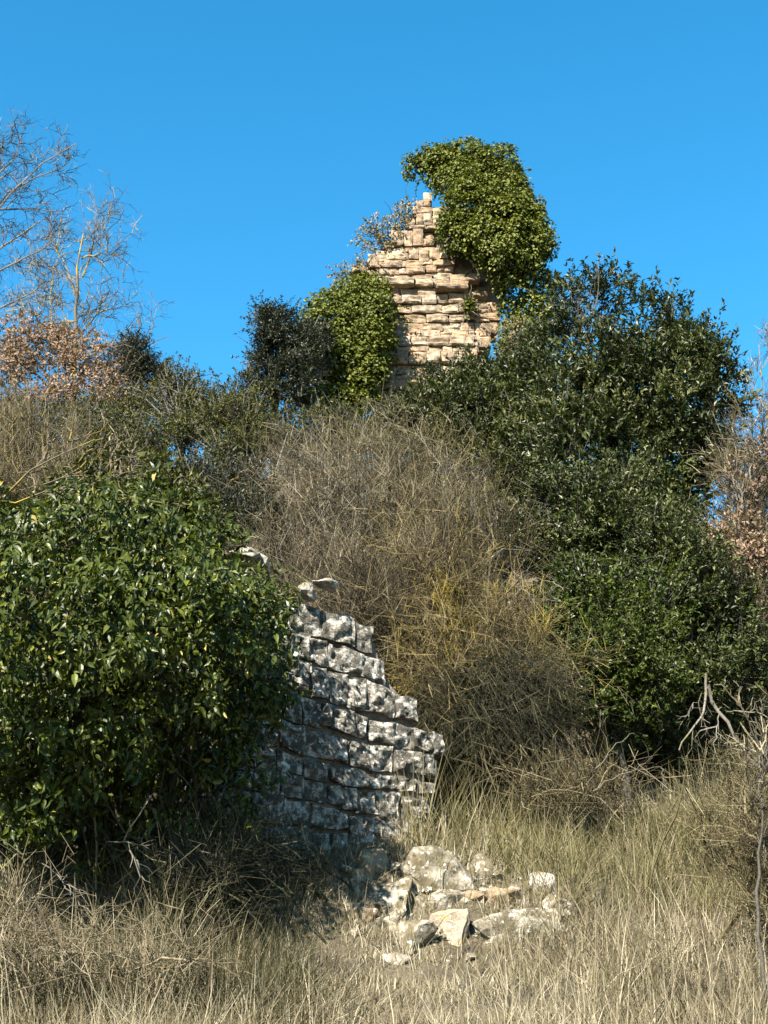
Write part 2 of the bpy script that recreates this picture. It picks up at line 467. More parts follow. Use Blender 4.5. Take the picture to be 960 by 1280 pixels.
def core_mesh(outline, to_pt, n, front, back, mat, parent, name, seed, rough=0.05, step=0.16):
    """rubble filling behind the facing stones: an outline given thickness, its faces broken up"""
    bm = bmesh.new()
    vs = [bm.verts.new(tuple(to_pt(x, y) - n * front)) for x, y in outline]
    f = bm.faces.new(vs)
    ex = bmesh.ops.extrude_face_region(bm, geom=[f])
    for v in [g_ for g_ in ex['geom'] if isinstance(g_, bmesh.types.BMVert)]:
        v.co -= Vector(n) * back
    bmesh.ops.recalc_face_normals(bm, faces=bm.faces)
    bmesh.ops.triangulate(bm, faces=bm.faces)
    for _ in range(6):
        es = [e for e in bm.edges if e.calc_length() > step * 1.6]
        if not es: break
        bmesh.ops.subdivide_edges(bm, edges=es, cuts=1)
        bmesh.ops.triangulate(bm, faces=bm.faces)
    bm.normal_update()
    o3 = Vector((seed, seed * 2, 5))
    for v in bm.verts:
        v.co += v.normal * (rough * fbm(tuple(v.co + o3), 4.0))
    me = bpy.data.meshes.new(name)
    bm.to_mesh(me)
    TRI_COUNT[0] += len(bm.faces)
    bm.free()
    return link(name, me, mat, parent)


core_mesh([(440, 160), (500, 110), (640, 100), (860, 180), (960, 320), (930, 520), (840, 610), (800, 640), (800, 720), (860, 745), (845, 830), (790, 870), (770, 930),
           (735, 1000), (740, 1400), (150, 1400), (190, 1100), (80, 1000), (-60, 900), (-40, 700), (60, 520), (170, 470), (260, 370), (300, 300), (400, 260), (425, 200)],
          T, TN, 0.16, 1.1, M['tower_core'], tower, 'rubble_core', 3.0, 0.09)

# ---- the front wall
def Wp(px, py):
    r = ray(px, py)
    t = np.dot(W_O - CAM, W_N) / np.dot(r, W_N)
    return CAM + r * t


wall_base = Wp(450, 1075)
wall = thing('ruined_wall', (wall_base[0], wall_base[1], float(ground_z(wall_base[0], wall_base[1]))),
             'broken wall of big rough grey blocks stepping down beside the dark ivy thicket', 'ruined wall')
# quads in crop coordinates (4 px per photo px, from 340, 710): x0, x1, top left, top right, bottom left, bottom right
wall_quads = [
    (-30, 62, 190, 190, 300, 312), (62, 245, 186, 196, 312, 340), (245, 412, 200, 262, 340, 396), (412, 505, 264, 300, 396, 425),
    (-10, 92, 318, 335, 425, 440), (92, 190, 325, 348, 442, 468), (190, 276, 348, 366, 468, 492), (276, 450, 368, 430, 492, 538), (450, 560, 432, 476, 538, 584),
    (-30, 98, 420, 445, 560, 590), (98, 195, 448, 478, 592, 645), (195, 286, 480, 505, 646, 664), (286, 380, 505, 532, 664, 690), (380, 470, 534, 552, 690, 716), (470, 616, 554, 622, 716, 744), (616, 725, 622, 662, 744, 776),
    (-60, 62, 580, 610, 720, 752), (62, 152, 612, 640, 754, 782), (152, 244, 642, 672, 782, 794), (244, 302, 674, 690, 794, 808), (302, 412, 692, 722, 808, 848), (412, 480, 722, 740, 848, 866), (480, 716, 748, 796, 866, 898), (716, 802, 798, 818, 898, 922), (802, 860, 820, 832, 922, 930),
    (-70, 40, 730, 760, 868, 900), (40, 168, 762, 790, 902, 938), (168, 300, 796, 836, 938, 968), (300, 386, 838, 856, 968, 982), (386, 490, 858, 880, 982, 1006), (490, 612, 882, 886, 1006, 1020), (612, 762, 896, 918, 1020, 1046), (762, 835, 918, 928, 1044, 1050),
    (-80, 30, 880, 900, 990, 1010), (30, 150, 905, 940, 1012, 1040), (150, 280, 944, 978, 1042, 1066), (280, 338, 980, 998, 1066, 1080), (338, 538, 1000, 1024, 1082, 1096), (538, 634, 1026, 1042, 1096, 1108), (634, 722, 1048, 1062, 1108, 1124), (740, 806, 1068, 1078, 1120, 1132),
    (-90, 40, 1000, 1020, 1120, 1140), (40, 160, 1022, 1050, 1142, 1160), (160, 278, 1052, 1076, 1160, 1176), (278, 358, 1078, 1086, 1176, 1190), (358, 422, 1086, 1096, 1206, 1216), (422, 530, 1098, 1116, 1220, 1242), (530, 650, 1116, 1132, 1246, 1262), (650, 742, 1130, 1146, 1256, 1272), (742, 792, 1146, 1156, 1226, 1234),
    (-100, 60, 1120, 1150, 1270, 1290), (60, 190, 1152, 1172, 1290, 1300), (190, 310, 1174, 1206, 1300, 1312), (310, 386, 1208, 1226, 1312, 1324), (386, 502, 1234, 1256, 1370, 1396), (502, 640, 1258, 1270, 1384, 1400), (640, 706, 1268, 1280, 1362, 1372),
    (-60, 120, 1290, 1304, 1400, 1420), (120, 300, 1304, 1316, 1420, 1440), (300, 384, 1320, 1336, 1440, 1450), (384, 520, 1396, 1400, 1500, 1500), (520, 640, 1400, 1402, 1500, 1500),
]
rs = random.Random(9)
for (xr, yt, yb, sl) in [(-30, 190, 300, .08), (-10, 316, 424, .12), (-30, 420, 560, .2), (-60, 580, 720, .25), (-70, 730, 866, .25), (-80, 880, 990, .22), (-90, 1000, 1120, .2), (-100, 1120, 1268, .2), (-60, 1288, 1398, .15)]:
    x = xr
    while x > -330:
        w_ = rs.uniform(70, 120)
        wall_quads.append((x - w_, x - 2, yt - sl * (xr - x + w_), yt - sl * (xr - x), yb - sl * (xr - x + w_), yb - sl * (xr - x)))
        x -= w_
for (x0, x1, a, b, c_, d_) in wall_quads:
    f_ = lambda x, y: Wp(340 + x / 4.0, 710 + y / 4.0)
    out_ = rs.uniform(-0.018, 0.022)
    q = [f_(x0, a) + W_N * out_, f_(x1, b) + W_N * out_, f_(x1, d_) + W_N * out_, f_(x0, c_) + W_N * out_]
    w = np.linalg.norm(q[1] - q[0])
    me, c = quad_stone(*q, W_N, 0.38, 0.018, 0.046, 8.5, max(8, min(24, int(w / 0.024))), 15, 0.04, rs.random(), 0.004, 9.0)
    link('stone', me, M['wall_stone'], wall, c)
core_mesh([(-320, 130), (-200, 150), (60, 200), (240, 205), (400, 275), (500, 330), (560, 480), (660, 650), (740, 800), (800, 860), (780, 1040), (760, 1100), (720, 1250), (650, 1370), (620, 1600), (-320, 1600)],
          lambda x, y: Wp(340 + x / 4.0, 710 + y / 4.0), W_N, 0.055, 0.75, M['wall_core'], wall, 'rubble_core', 8.0, 0.06)


# ---- loose rocks
def rock_mesh(sx, sy, sz, seed, n=16, boxy=2.6, rough=0.05):
    rr = random.Random(seed)
    bm = bmesh.new()
    for _ in range(n):
        v = Vector((rr.gauss(0, 1), rr.gauss(0, 1), rr.gauss(0, 1)))
        k = (abs(v.x) ** boxy + abs(v.y) ** boxy + abs(v.z) ** boxy) ** (1 / boxy)
        v = v / k * rr.uniform(0.86, 1.0)
        bm.verts.new((v.x, v.y, v.z))
    r = bmesh.ops.convex_hull(bm, input=bm.verts)
    bmesh.ops.delete(bm, geom=[g_ for g_ in r['geom_interior'] if isinstance(g_, bmesh.types.BMVert)], context='VERTS')
    # stretch the hull to its box
    for ax, s in ((0, sx), (1, sy), (2, sz)):
        lo = min(v.co[ax] for v in bm.verts); hi = max(v.co[ax] for v in bm.verts)
        for v in bm.verts: v.co[ax] = ((v.co[ax] - lo) / (hi - lo) - 0.5) * s
    bmesh.ops.bevel(bm, geom=bm.edges[:], offset=0.02 * min(sx, sy, sz) + 0.003, segments=1, affect='EDGES')
    bmesh.ops.triangulate(bm, faces=bm.faces)
    for _ in range(2):
        es = [e for e in bm.edges if e.calc_length() > 0.05]
        if es: bmesh.ops.subdivide_edges(bm, edges=es, cuts=1)
        bmesh.ops.triangulate(bm, faces=bm.faces)
    bm.normal_update()
    o3 = Vector((seed * 3.1 % 40, seed * 7.7 % 40, 2))
    for v in bm.verts:
        v.co += v.normal * (rough * min(sx, sz, sy) * fbm(tuple(v.co + o3), 8.0, 4) - 0.012 * max(0.0, noise.noise((v.co + o3) * 16.0)))
    me = bpy.data.meshes.new('fallen_stone')
    bm.to_mesh(me)
    TRI_COUNT[0] += len(bm.faces)
    bm.free()
    return me


# photo box of each rock, its depth factor, material, tilt, label
rocks = [
    (450, 491, 1062, 1101, 0.9, 'rubble_tan', 0.35, 'tan pointed rock at the top left corner of the fallen stones'),
    (442, 467, 1075, 1109, 0.9, 'rubble_tan', -0.2, 'narrow tan slab leaning against the pointed rock on the rubble heap'),
    (428, 455, 1086, 1124, 1.0, 'rubble', 0.15, 'grey block at the far left edge of the rubble heap, half in shade'),
    (463, 516, 1100, 1152, 0.9, 'rubble', -0.3, 'mottled boulder with a bright white patch below the tan pointed rock'),
    (508, 604, 1066, 1113, 0.7, 'rubble', 0.06, 'widest pale boulder across the top of the rubble heap'),
    (584, 631, 1070, 1112, 0.8, 'rubble', 0.3, 'streaked grey boulder touching the right end of the widest boulder'),
    (535, 576, 1107, 1142, 0.9, 'rubble', -0.12, 'pale angular block under the left end of the widest boulder'),
    (573, 617, 1113, 1134, 1.0, 'rubble_tan', 0.1, 'flat smooth beige slab over the dark hollow in the rubble'),
    (586, 624, 1109, 1119, 1.2, 'rubble', 0.0, 'thin flat sliver of stone lying on the smooth beige slab'),
    (609, 650, 1110, 1141, 0.9, 'rubble_tan', -0.1, 'squarish beige block right of the flat smooth slab'),
    (660, 693, 1091, 1126, 0.8, 'rubble_white', -0.4, 'bright white tilted block standing over the black gap at the right'),
    (681, 717, 1122, 1158, 0.9, 'rubble', 0.45, 'pointed stone at the right end of the rubble heap, below the black gap'),
    (600, 698, 1137, 1184, 0.7, 'rubble', 0.05, 'long rough pitted boulder lying low along the front right of the heap'),
    (540, 588, 1143, 1188, 0.8, 'rubble_orange', -0.5, 'white rock with a bright orange lichen patch in the middle front'),
    (437, 470, 1131, 1158, 1.0, 'rubble_tan', 0.1, 'rounded brown stone low at the left side of the heap'),
    (464, 502, 1146, 1172, 1.0, 'rubble', 0.0, 'half buried grey stone right of the rounded brown stone'),
    (503, 542, 1155, 1198, 0.9, 'rubble', 0.2, 'worn stone among dry stalks left of the orange lichen rock'),
    (451, 475, 1179, 1200, 1.0, 'rubble', 0.3, 'small pale stone in the grass at the lower left of the heap'),
    (476, 520, 1190, 1214, 0.9, 'rubble_white', 0.0, 'crumbled white stone at the very bottom edge of the heap'),
    (519, 553, 1186, 1206, 0.9, 'rubble', -0.1, 'low flat stone just below the worn stone in dry grass'),
    (616, 634, 1078, 1098, 1.0, 'rubble', 0.0, 'small round stone beside the streaked grey boulder'),
    (634, 650, 1070, 1092, 1.0, 'rubble', 0.2, 'small stone in the grass behind the right side of the heap'),
    (626, 656, 1047, 1071, 1.0, 'rubble', 0.1, 'topmost dark stone poking from the grassy bank above the heap'),
    (645, 664, 1124, 1142, 1.0, 'rubble_white', 0.3, 'small white wedge between the squarish block and the black gap'),
    (518, 540, 1118, 1146, 1.0, 'rubble', -0.3, 'small mottled stone between the white patched boulder and angular block'),
    (588, 604, 1150, 1168, 1.0, 'rubble_orange', 0.2, 'fist sized lichened stone right of the orange lichen rock'),
]
M['rubble_white'] = stone_mat('fallen_white_limestone', [(0.1, (0.42, 0.395, 0.34)), (0.9, (0.52, 0.50, 0.45))], (0.15, 0.125, 0.085), 0.06, bump=0.8, fine=60, bscale=7)
for k, (x0, x1, y0, y1, df, mt, tilt, lab) in enumerate(rocks):
    hit = ground_hit((x0 + x1) / 2, y1 - 3)
    s = px_size(hit)
    w, h = (x1 - x0) * s * 1.30, (y1 - y0) * s * 1.32
    c = P((x0 + x1) / 2, (y0 + y1) / 2 + 3, hit[1] + 0.15)
    d = max(0.18, min(0.6, 0.5 * (w + h) * df))
    me = rock_mesh(w, d, h, 11 + k * 3.7, 10 + k % 4, 3.0 + (k % 3) * 1.2, 0.07)
    o = link('fallen_stone', me, M[mt], None, c)
    o.rotation_euler = (random.Random(k).uniform(-.25, .25), tilt * 0.5, random.Random(k + 50).uniform(-.4, .4))
    tag(o, lab, 'rock', 'stones fallen from the wall')

rng = np.random.default_rng(77)
bmd = bmesh.new()
for k in range(230):
    a_, r_ = rng.uniform(0, 2 * np.pi), math.sqrt(rng.random())
    px_, py_ = 572 + 140 * r_ * math.cos(a_), 1142 + 66 * r_ * math.sin(a_)
    h_ = ground_hit(px_, py_)
    sz_ = 0.02 + 0.09 * rng.random() ** 2
    vs = [bmd.verts.new(Vector(h_) + Vector(rng.normal(0, 1, 3) * np.array([1, 1, 0.6])).normalized() * sz_ * rng.uniform(0.7, 1.1)) for _ in range(9)]
    bmesh.ops.convex_hull(bmd, input=vs)
me = bpy.data.meshes.new('stone_debris'); bmd.to_mesh(me); TRI_COUNT[0] += len(bmd.faces); bmd.free()
dbo = link('stone_debris', me, M['rubble'])
tag(dbo, 'small broken stone chips lying between the fallen blocks', 'rubble', kind='stuff')

# loose stones on the wall's top
for k, (x0, x1, y0, y1, d, rot, lab) in enumerate([
    (279, 322, 688, 712, 0.4, (0.0, 0.22, 0.3), 'flat pale slab resting on the wall top amid the ivy leaves'),
    (312, 336, 697, 715, 0.28, (0.1, 0.5, 0.2), 'small white stone tilted against the flat slab on the wall top'),
    (366, 394, 727, 758, 0.22, (0.2, 0.7, 0.3), 'upright white wedge of stone standing on the broken wall top'),
    (386, 418, 724, 744, 0.3, (0.1, 0.25, -0.2), 'pale loose block balanced beside the upright wedge on the wall top'),
]):
    q = Wp((x0 + x1) / 2, (y0 + y1) / 2) + W_N * 0.10
    s = px_size(q)
    me = rock_mesh((x1 - x0) * s, d, (y1 - y0) * s * 0.8, 80 + k * 5.3, 16, 3.0, 0.12)
    o = link('loose_stone', me, M['rubble_white'], None, q)
    o.rotation_euler = rot
    tag(o, lab, 'rock', 'loose stones on the wall top')

# ------------------------------------------------------------------ plants: leaves and twigs in bulk
LEAF_SMALL = (np.array([[0, 0, 0], [0.5, 0.45, 0.10], [0, 1, -0.06], [-0.5, 0.45, 0.10]]), np.array([[0, 1, 2], [0, 2, 3]]))
LEAF_BIG = (np.array([[0, 0, 0], [0, 0.5, -0.04], [0, 1, -0.22], [0.40, 0.22, 0.07], [0.42, 0.55, 0.03], [-0.40, 0.22, 0.07], [-0.42, 0.55, 0.03]]),
            np.array([[0, 3, 1], [3, 4, 1], [4, 2, 1], [2, 6, 1], [6, 5, 1], [5, 0, 1]]))


def leaves_arrays(pos, axis, nrm, L, Wd, rnd, tmpl=LEAF_SMALL):
    tv, tf = tmpl
    axis = unit(axis)
    side = unit(np.cross(axis, nrm))
    nrm = np.cross(side, axis)
    n, k = len(pos), len(tv)
    V = (pos[:, None, :] + tv[None, :, 1:2] * (axis * L[:, None])[:, None, :] + tv[None, :, 0:1] * (side * Wd[:, None])[:, None, :]
         + tv[None, :, 2:3] * (nrm * L[:, None])[:, None, :])
    Fc = (np.arange(n) * k)[:, None, None] + tf[None]
    return V.reshape(-1, 3), Fc.reshape(-1, 3), np.repeat(rnd, k)


def merge(parts):
    Vs, Fs, Rs, o = [], [], [], 0
    for v, f, r in parts:
        Vs.append(v); Fs.append(f + o); Rs.append(r); o += len(v)
    return np.concatenate(Vs), np.concatenate(Fs), np.concatenate(Rs)


def tubes(C, R, rnd, sides=3):
    """C (N,K,3) polylines, R (N,K) radii -> arrays of quads"""
    N, K, _ = C.shape
    t = unit(C[:, -1] - C[:, 0])
    ref = np.where(np.abs(t[:, 2:3]) > 0.8, np.array([[1.0, 0, 0]]), np.array([[0, 0, 1.0]]))
    u = unit(np.cross(t, ref)); v = np.cross(t, u)
    ang = np.arange(sides) * 2 * np.pi / sides
    ring = np.cos(ang)[None, :, None] * u[:, None, :] + np.sin(ang)[None, :, None] * v[:, None, :]
    V = C[:, :, None, :] + R[:, :, None, None] * ring[:, None, :, :]
    b = (np.arange(N) * K * sides)[:, None, None] + (np.arange(K - 1) * sides)[None, :, None]
    i = np.arange(sides)[None, None, :]; i2 = (np.arange(sides) + 1) % sides
    i2 = i2[None, None, :]
    Fc = np.stack(np.broadcast_arrays(b + i, b + i2, b + sides + i2, b + sides + i), -1).reshape(-1, 4)
    return V.reshape(-1, 3), Fc, np.repeat(rnd, K * sides)


def curve(b, ctrl, e, K, wig, rng):
    t = np.linspace(0, 1, K)[None, :, None]
    C = (1 - t) ** 2 * b[:, None] + 2 * t * (1 - t) * ctrl[:, None] + t ** 2 * e[:, None]
    L = np.linalg.norm(e - b, axis=1)[:, None, None]
    w = rng.normal(0, 1, C.shape) * wig * L * np.sin(t * np.pi * 0.5)
    return C + w


def sample_on(C, n, t0, t1, rng):
    """n random places on each polyline: positions, tangents, parent index, t"""
    N, K, _ = C.shape
    t = rng.uniform(t0, t1, (N, n)) * (K - 1)
    i = np.minimum(t.astype(int), K - 2); f = (t - i)[..., None]
    ii = np.arange(N)[:, None]
    p = C[ii, i] * (1 - f) + C[ii, i + 1] * f
    d = unit(C[ii, i + 1] - C[ii, i])
    return p.reshape(-1, 3), d.reshape(-1, 3), np.repeat(np.arange(N), n), (t / (K - 1)).ravel()


def side_twigs(C, n, t0, t1, L0, L1, ang, up, K, rng, wig=0.05, droop=0.0):
    p, d, par, t = sample_on(C, n, t0, t1, rng)
    r = rng.normal(0, 1, p.shape)
    perp = unit(r - (r * d).sum(-1, keepdims=True) * d)
    a = ang * rng.uniform(0.6, 1.3, len(p))[:, None]
    dd = unit(d * np.cos(a) + perp * np.sin(a) + np.array([0, 0, up]))
    L = rng.uniform(L0, L1, len(p))[:, None]
    e = p + dd * L + np.array([0, 0, -droop]) * L
    ctrl = p + dd * L * 0.5 + np.array([0, 0, 0.08]) * L
    return curve(p, ctrl, e, K, wig, rng)


def taper(N, K, r0, r1, rng, var=0.3):
    s = rng.uniform(1 - var, 1 + var, (N, 1))
    return s * np.linspace(r0, r1, K)[None]


def ells3(ells):
    """ellipsoids given by photo outline and distance -> centres and half axes in metres"""
    out = []
    for e in ells:
        px, py, rx, ry, Y = e[:5]
        c = P(px, py, Y)
        s = px_size(c)
        ry_m = e[5] if len(e) > 5 else 0.42 * (rx + ry) * s
        wgt = e[6] if len(e) > 6 else 1.0
        out.append((c, np.array([rx * s, ry_m, ry * s * 1.04]), wgt))
    return out


def sample_ells(E, n, rng, inner=0.0, rad=(0.75, 1.0), pow_=1.0, front=None):
    """points through the union of ellipsoids, mostly in its outer shell"""
    w = np.array([ (e[1][0] * e[1][2] + e[1][0] * e[1][1] + e[1][1] * e[1][2]) * e[2] for e in E]); w = w / w.sum()
    k = rng.choice(len(E), n, p=w)
    d = unit(rng.normal(0, 1, (n, 3)))
    r = np.where(rng.random(n) < inner, rng.uniform(0.2, rad[0], n), rng.uniform(rad[0], rad[1], n))
    c = np.array([e[0] for e in E])[k]; h = np.array([e[1] for e in E])[k]
    p = c + d * h * r[:, None]
    nrm = unit(d / h)
    keep = np.ones(n, bool)
    for j, (cc, hh, _) in enumerate(E):                      # drop what lies deep inside a neighbour
        q = (((p - cc) / hh) ** 2).sum(1)
        keep &= (q > (rad[0] * 0.82) ** 2) | (k == j) | (r < rad[0])
    if front is not None: keep &= (nrm[:, 1] < front)
    return p[keep], nrm[keep]


def sprig_leaves(p, nrm, n_leaf, sprig_L, leaf_L, aspect, rng, up=0.5, out=0.8, rand=0.5, tmpl=LEAF_SMALL, ang=0.9, tone=None):
    """sprigs of leaves: n_leaf leaves round a short shoot at each p"""
    N = len(p)
    ax = unit(nrm * out + np.array([0, 0, up]) + rng.normal(0, rand, (N, 3)))
    t = rng.uniform(0, 1, (N, n_leaf))
    L = sprig_L * rng.uniform(0.6, 1.4, (N, 1, 1))
    pos = p[:, None] + ax[:, None] * (t[..., None] - 0.4) * L
    r = rng.normal(0, 1, (N, n_leaf, 3))
    perp = unit(r - (r * ax[:, None]).sum(-1, keepdims=True) * ax[:, None])
    a = (ang * rng.uniform(0.6, 1.4, (N, n_leaf, 1)))
    d = ax[:, None] * np.cos(a) + perp * np.sin(a)
    ln = unit(ax[:, None] * np.sin(a) - perp * np.cos(a) * 0.3 + np.array([0, 0, 0.4]) + rng.normal(0, 0.35, d.shape))
    LL = leaf_L * rng.uniform(0.65, 1.3, (N, n_leaf))
    base = rng.beta(2.2, 2.2, (N, 1)) if tone is None else tone[:, None]
    rn = np.clip(base * 0.7 + rng.uniform(0, 0.3, (N, n_leaf)) + (rng.random((N, n_leaf)) < 0.05) * 0.3, 0, 1)
    return leaves_arrays(pos.reshape(-1, 3), d.reshape(-1, 3), ln.reshape(-1, 3), LL.ravel(), (LL * aspect).ravel(), rn.ravel(), tmpl), ax, L[:, 0]


def evergreen(name, label, cat, ells, base_px, base_Y, n_sprig, leaf, mat, seed, group=None, inner=0.25, leaf_L=0.055, aspect=0.42,
              n_leaf=14, sprig_L=0.24, rad=(0.7, 1.02), trunk_r=0.10, up=0.6, bark='bark_dark', rand=0.55, limbs=3, front=0.75, lump=0.16, clus=22):
    rng = np.random.default_rng(seed)
    E = ells3(ells)
    bx = P(base_px, 640, base_Y)[0]
    base = np.array([bx, base_Y, float(ground_z(bx, base_Y)) - 0.1])
    t = thing(name, base, label, cat, group)
    p, nrm = sample_ells(E, n_sprig, rng, inner, rad, front=front)
    # lumps: shoots gather round fewer growth points
    g, gn = sample_ells(E, max(12, n_sprig // clus), rng, inner * 0.7, (rad[0], rad[1] + 0.12), front=front)
    k = rng.integers(0, len(g), len(p))
    use = rng.random(len(p)) < 0.68
    q = g[k] + rng.normal(0, lump, (len(p), 3)) * np.array([1, 1, 0.8])
    p = np.where(use[:, None], q, p); nrm = np.where(use[:, None], unit(gn[k] + rng.normal(0, .4, nrm.shape)), nrm)
    tone_g = rng.beta(2, 2.4, len(g))
    tone = np.where(use, tone_g[k], rng.beta(2, 2.4, len(p)))
    arr, ax, L = sprig_leaves(p, nrm, n_leaf, sprig_L, leaf_L, aspect, rng, up=up, rand=rand, tone=tone)
    link('crown', mesh_np('crown', *arr), M[mat], t)
    # trunk and limbs
    c_all = np.array([e[0] for e in E]); cen = c_all.mean(0)
    topc = c_all[np.argmax(c_all[:, 2])]
    e = np.array([cen * 0.4 + topc * 0.6])
    tr = curve(base[None], (base[None] * 0.45 + cen[None] * 0.55), e, 9, 0.015, rng)
    parts = [tubes(tr, taper(1, 9, trunk_r, trunk_r * 0.35, rng, 0), np.array([0.5]), 8)]
    v, f, r = merge(parts)
    link('trunk', mesh_np('trunk', v, f, r, True), M[bark], t)
    st, d_, _, _ = sample_on(tr, len(E) * limbs, 0.3, 0.95, rng)
    tg = np.repeat(c_all, limbs, 0) + rng.normal(0, 0.12, (len(E) * limbs, 3)) * np.repeat(np.array([x[1] for x in E]), limbs, 0)
    lm = curve(st, (st + tg) / 2 + np.array([0, 0, 0.2]), tg, 7, 0.03, rng)
    parts = [tubes(lm, taper(len(lm), 7, trunk_r * 0.38, 0.006, rng), rng.random(len(lm)), 5)]
    sub = np.arange(len(p)) if len(p) < 1500 else rng.choice(len(p), 1500, replace=False)
    j = np.array([np.argmin(((lm[:, 4] - q) ** 2).sum(1)) for q in p[sub]])
    s0 = lm[j, rng.integers(3, 7, len(j))]
    tw = curve(s0, (s0 + p[sub]) / 2 + np.array([0, 0, 0.06]), p[sub] + ax[sub] * L[sub] * 0.5, 4, 0.03, rng)
    parts.append(tubes(tw, taper(len(tw), 4, 0.009, 0.004, rng), rng.random(len(tw)), 3))
    v, f, r = merge(parts)
    link('branches', mesh_np('branches', v, f, r), M[bark], t)
    return t


def ivy_mass(name, label, cat, ells, stem_from, n_clump, leaf_L, mat, seed, n_leaf=26, clump=0.16, inner=0.15, aspect=0.95, front=0.6, group=None, droop=0.55, stems=14, bark='bark', rad=(0.86, 1.0), shoots=60):
    """ivy: domes of leaves lying over the mass, each leaf hanging outward and down"""
    rng = np.random.default_rng(seed)
    E = ells3(ells)
    t = thing(name, stem_from, label, cat, group)
    p, nrm = sample_ells(E, n_clump, rng, inner, rad, front=front)
    bump_ = np.array([noise.noise(Vector(q) * 1.5) for q in p]) + 0.6 * np.array([noise.noise(Vector(q) * 3.7 + Vector((9, 9, 9))) for q in p])
    p = p + nrm * (np.minimum(bump_, 0.25) * clump * 1.9)[:, None]
    N = len(p)
    d = unit(rng.normal(0, 1, (N, n_leaf, 3)) + nrm[:, None] * 0.9 + np.array([0, 0, 0.35]))
    sz = clump * rng.uniform(0.35, 1.3, (N, 1, 1))
    pos = p[:, None] + d * sz * rng.uniform(0.75, 1.05, (N, n_leaf, 1)) - nrm[:, None] * clump * 0.5
    ax = unit(d * 0.55 + np.array([0, 0, -droop]) + rng.normal(0, 0.35, d.shape))
    ln = unit(d + np.array([0, -0.2, 0.35]) + rng.normal(0, 0.30, d.shape))
    LL = leaf_L * rng.uniform(0.6, 1.25, (N, n_leaf))
    tone = rng.beta(2, 2, (N, 1))
    rn = np.clip(tone * 0.6 + rng.uniform(0, 0.4, (N, n_leaf)), 0, 1)
    arr = leaves_arrays(pos.reshape(-1, 3), ax.reshape(-1, 3), ln.reshape(-1, 3), LL.ravel(), (LL * aspect).ravel(), rn.ravel())
    # stray shoots hanging and reaching out of the mass
    ps, ns = sample_ells(E, shoots, rng, 0, (0.92, 1.0), front=0.9)
    ns_ = unit(ns + rng.normal(0, 0.4, ns.shape) + np.array([0, 0, 0.1]))
    Ls = rng.uniform(0.15, 0.45, (len(ps), 1))
    sc = curve(ps, ps + ns_ * Ls * 0.7, ps + ns_ * Ls + np.array([0, 0, -0.35]) * Ls, 6, 0.03, rng)
    sp, sd, _, _ = sample_on(sc, 14, 0.1, 1, rng)
    sa = unit(sd * 0.4 + rng.normal(0, 0.7, sd.shape) + np.array([0, 0, -0.4]))
    sl = leaf_L * rng.uniform(0.5, 1.1, len(sp))
    a2 = leaves_arrays(sp, sa, unit(rng.normal(0, 0.5, sp.shape) + np.array([-0.2, -0.5, 0.7])), sl, sl * aspect, rng.uniform(0.2, 1, len(sp)))
    arr = merge([arr, a2])
    link('foliage', mesh_np('foliage', *arr), M[mat], t)
    c_all = np.array([e[0] for e in E])
    k = rng.integers(0, len(E), stems)
    b = np.asarray(stem_from)[None] + rng.normal(0, 0.15, (stems, 3))
    e = c_all[k] + rng.normal(0, 0.3, (stems, 3)) * np.array([x[1] for x in E])[k]
    st = curve(b, (b + e) / 2 + np.array([0, 0.15, 0]), e, 10, 0.03, rng)
    tw = side_twigs(st, 12, 0.4, 1, 0.2, 0.6, 0.9, 0.1, 4, rng)
    v, f, r = merge([tubes(sc, taper(len(sc), 6, 0.006, 0.003, rng), rng.random(len(sc)), 3), tubes(st, taper(stems, 10, 0.03, 0.01, rng), rng.random(stems), 5), tubes(tw, taper(len(tw), 4, 0.008, 0.003, rng), rng.random(len(tw)), 3)])
    link('stems', mesh_np('stems', v, f, r), M[bark], t)
    return t


# ---- ivy on the tower
ivy_mass('ivy', 'large bulging ivy mass hanging over the top right of the tower', 'ivy',
         [(540, 207, 34, 18, 25.3, .4), (575, 203, 38, 20, 25.1, .5), (612, 224, 46, 38, 24.8, .65), (580, 222, 36, 26, 25.1, .45), (618, 262, 58, 55, 24.6, .7), (587, 290, 42, 36, 24.7, .4),
          (636, 300, 48, 50, 24.4, .7), (664, 300, 25, 38, 24.6, .5), (650, 262, 24, 40, 24.7, .5), (636, 318, 32, 22, 24.8, .32), (592, 311, 30, 18, 24.9, .2)],
         P(640, 350, 25.3), 4000, 0.062, 'ivy_far', 21, n_leaf=24, clump=0.17, inner=0.4)
ivy_mass('ivy', 'looser lower ivy between the tower and the tall evergreen oak', 'ivy',
         [(655, 352, 34, 28, 24.7, .5), (630, 352, 13, 8, 24.85, .2), (648, 440, 26, 26, 24.6, .35), (641, 402, 14, 26, 24.9, .25), (634, 430, 14, 22, 24.8, .25), (652, 376, 22, 24, 24.8, .3), (670, 385, 30, 34, 24.7, .4), (655, 408, 24, 26, 24.7, .4)],
         P(660, 430, 25.2), 700, 0.062, 'ivy_far', 22, n_leaf=22, clump=0.17)
ivy_mass('ivy', 'rounded ivy mound climbing the left foot of the tower', 'ivy',
         [(448, 368, 34, 20, 24.6, .5), (470, 395, 30, 26, 24.5, .5), (430, 400, 48, 34, 24.5, .6), (450, 430, 48, 36, 24.4, .6), (420, 450, 44, 40, 24.3, .6), (452, 470, 30, 30, 24.4, .5), (430, 500, 52, 26, 24.2, .5), (398, 425, 22, 32, 24.5, .5)],
         P(430, 540, 24.6), 2600, 0.062, 'ivy_far', 23, n_leaf=24, clump=0.17, inner=0.35)
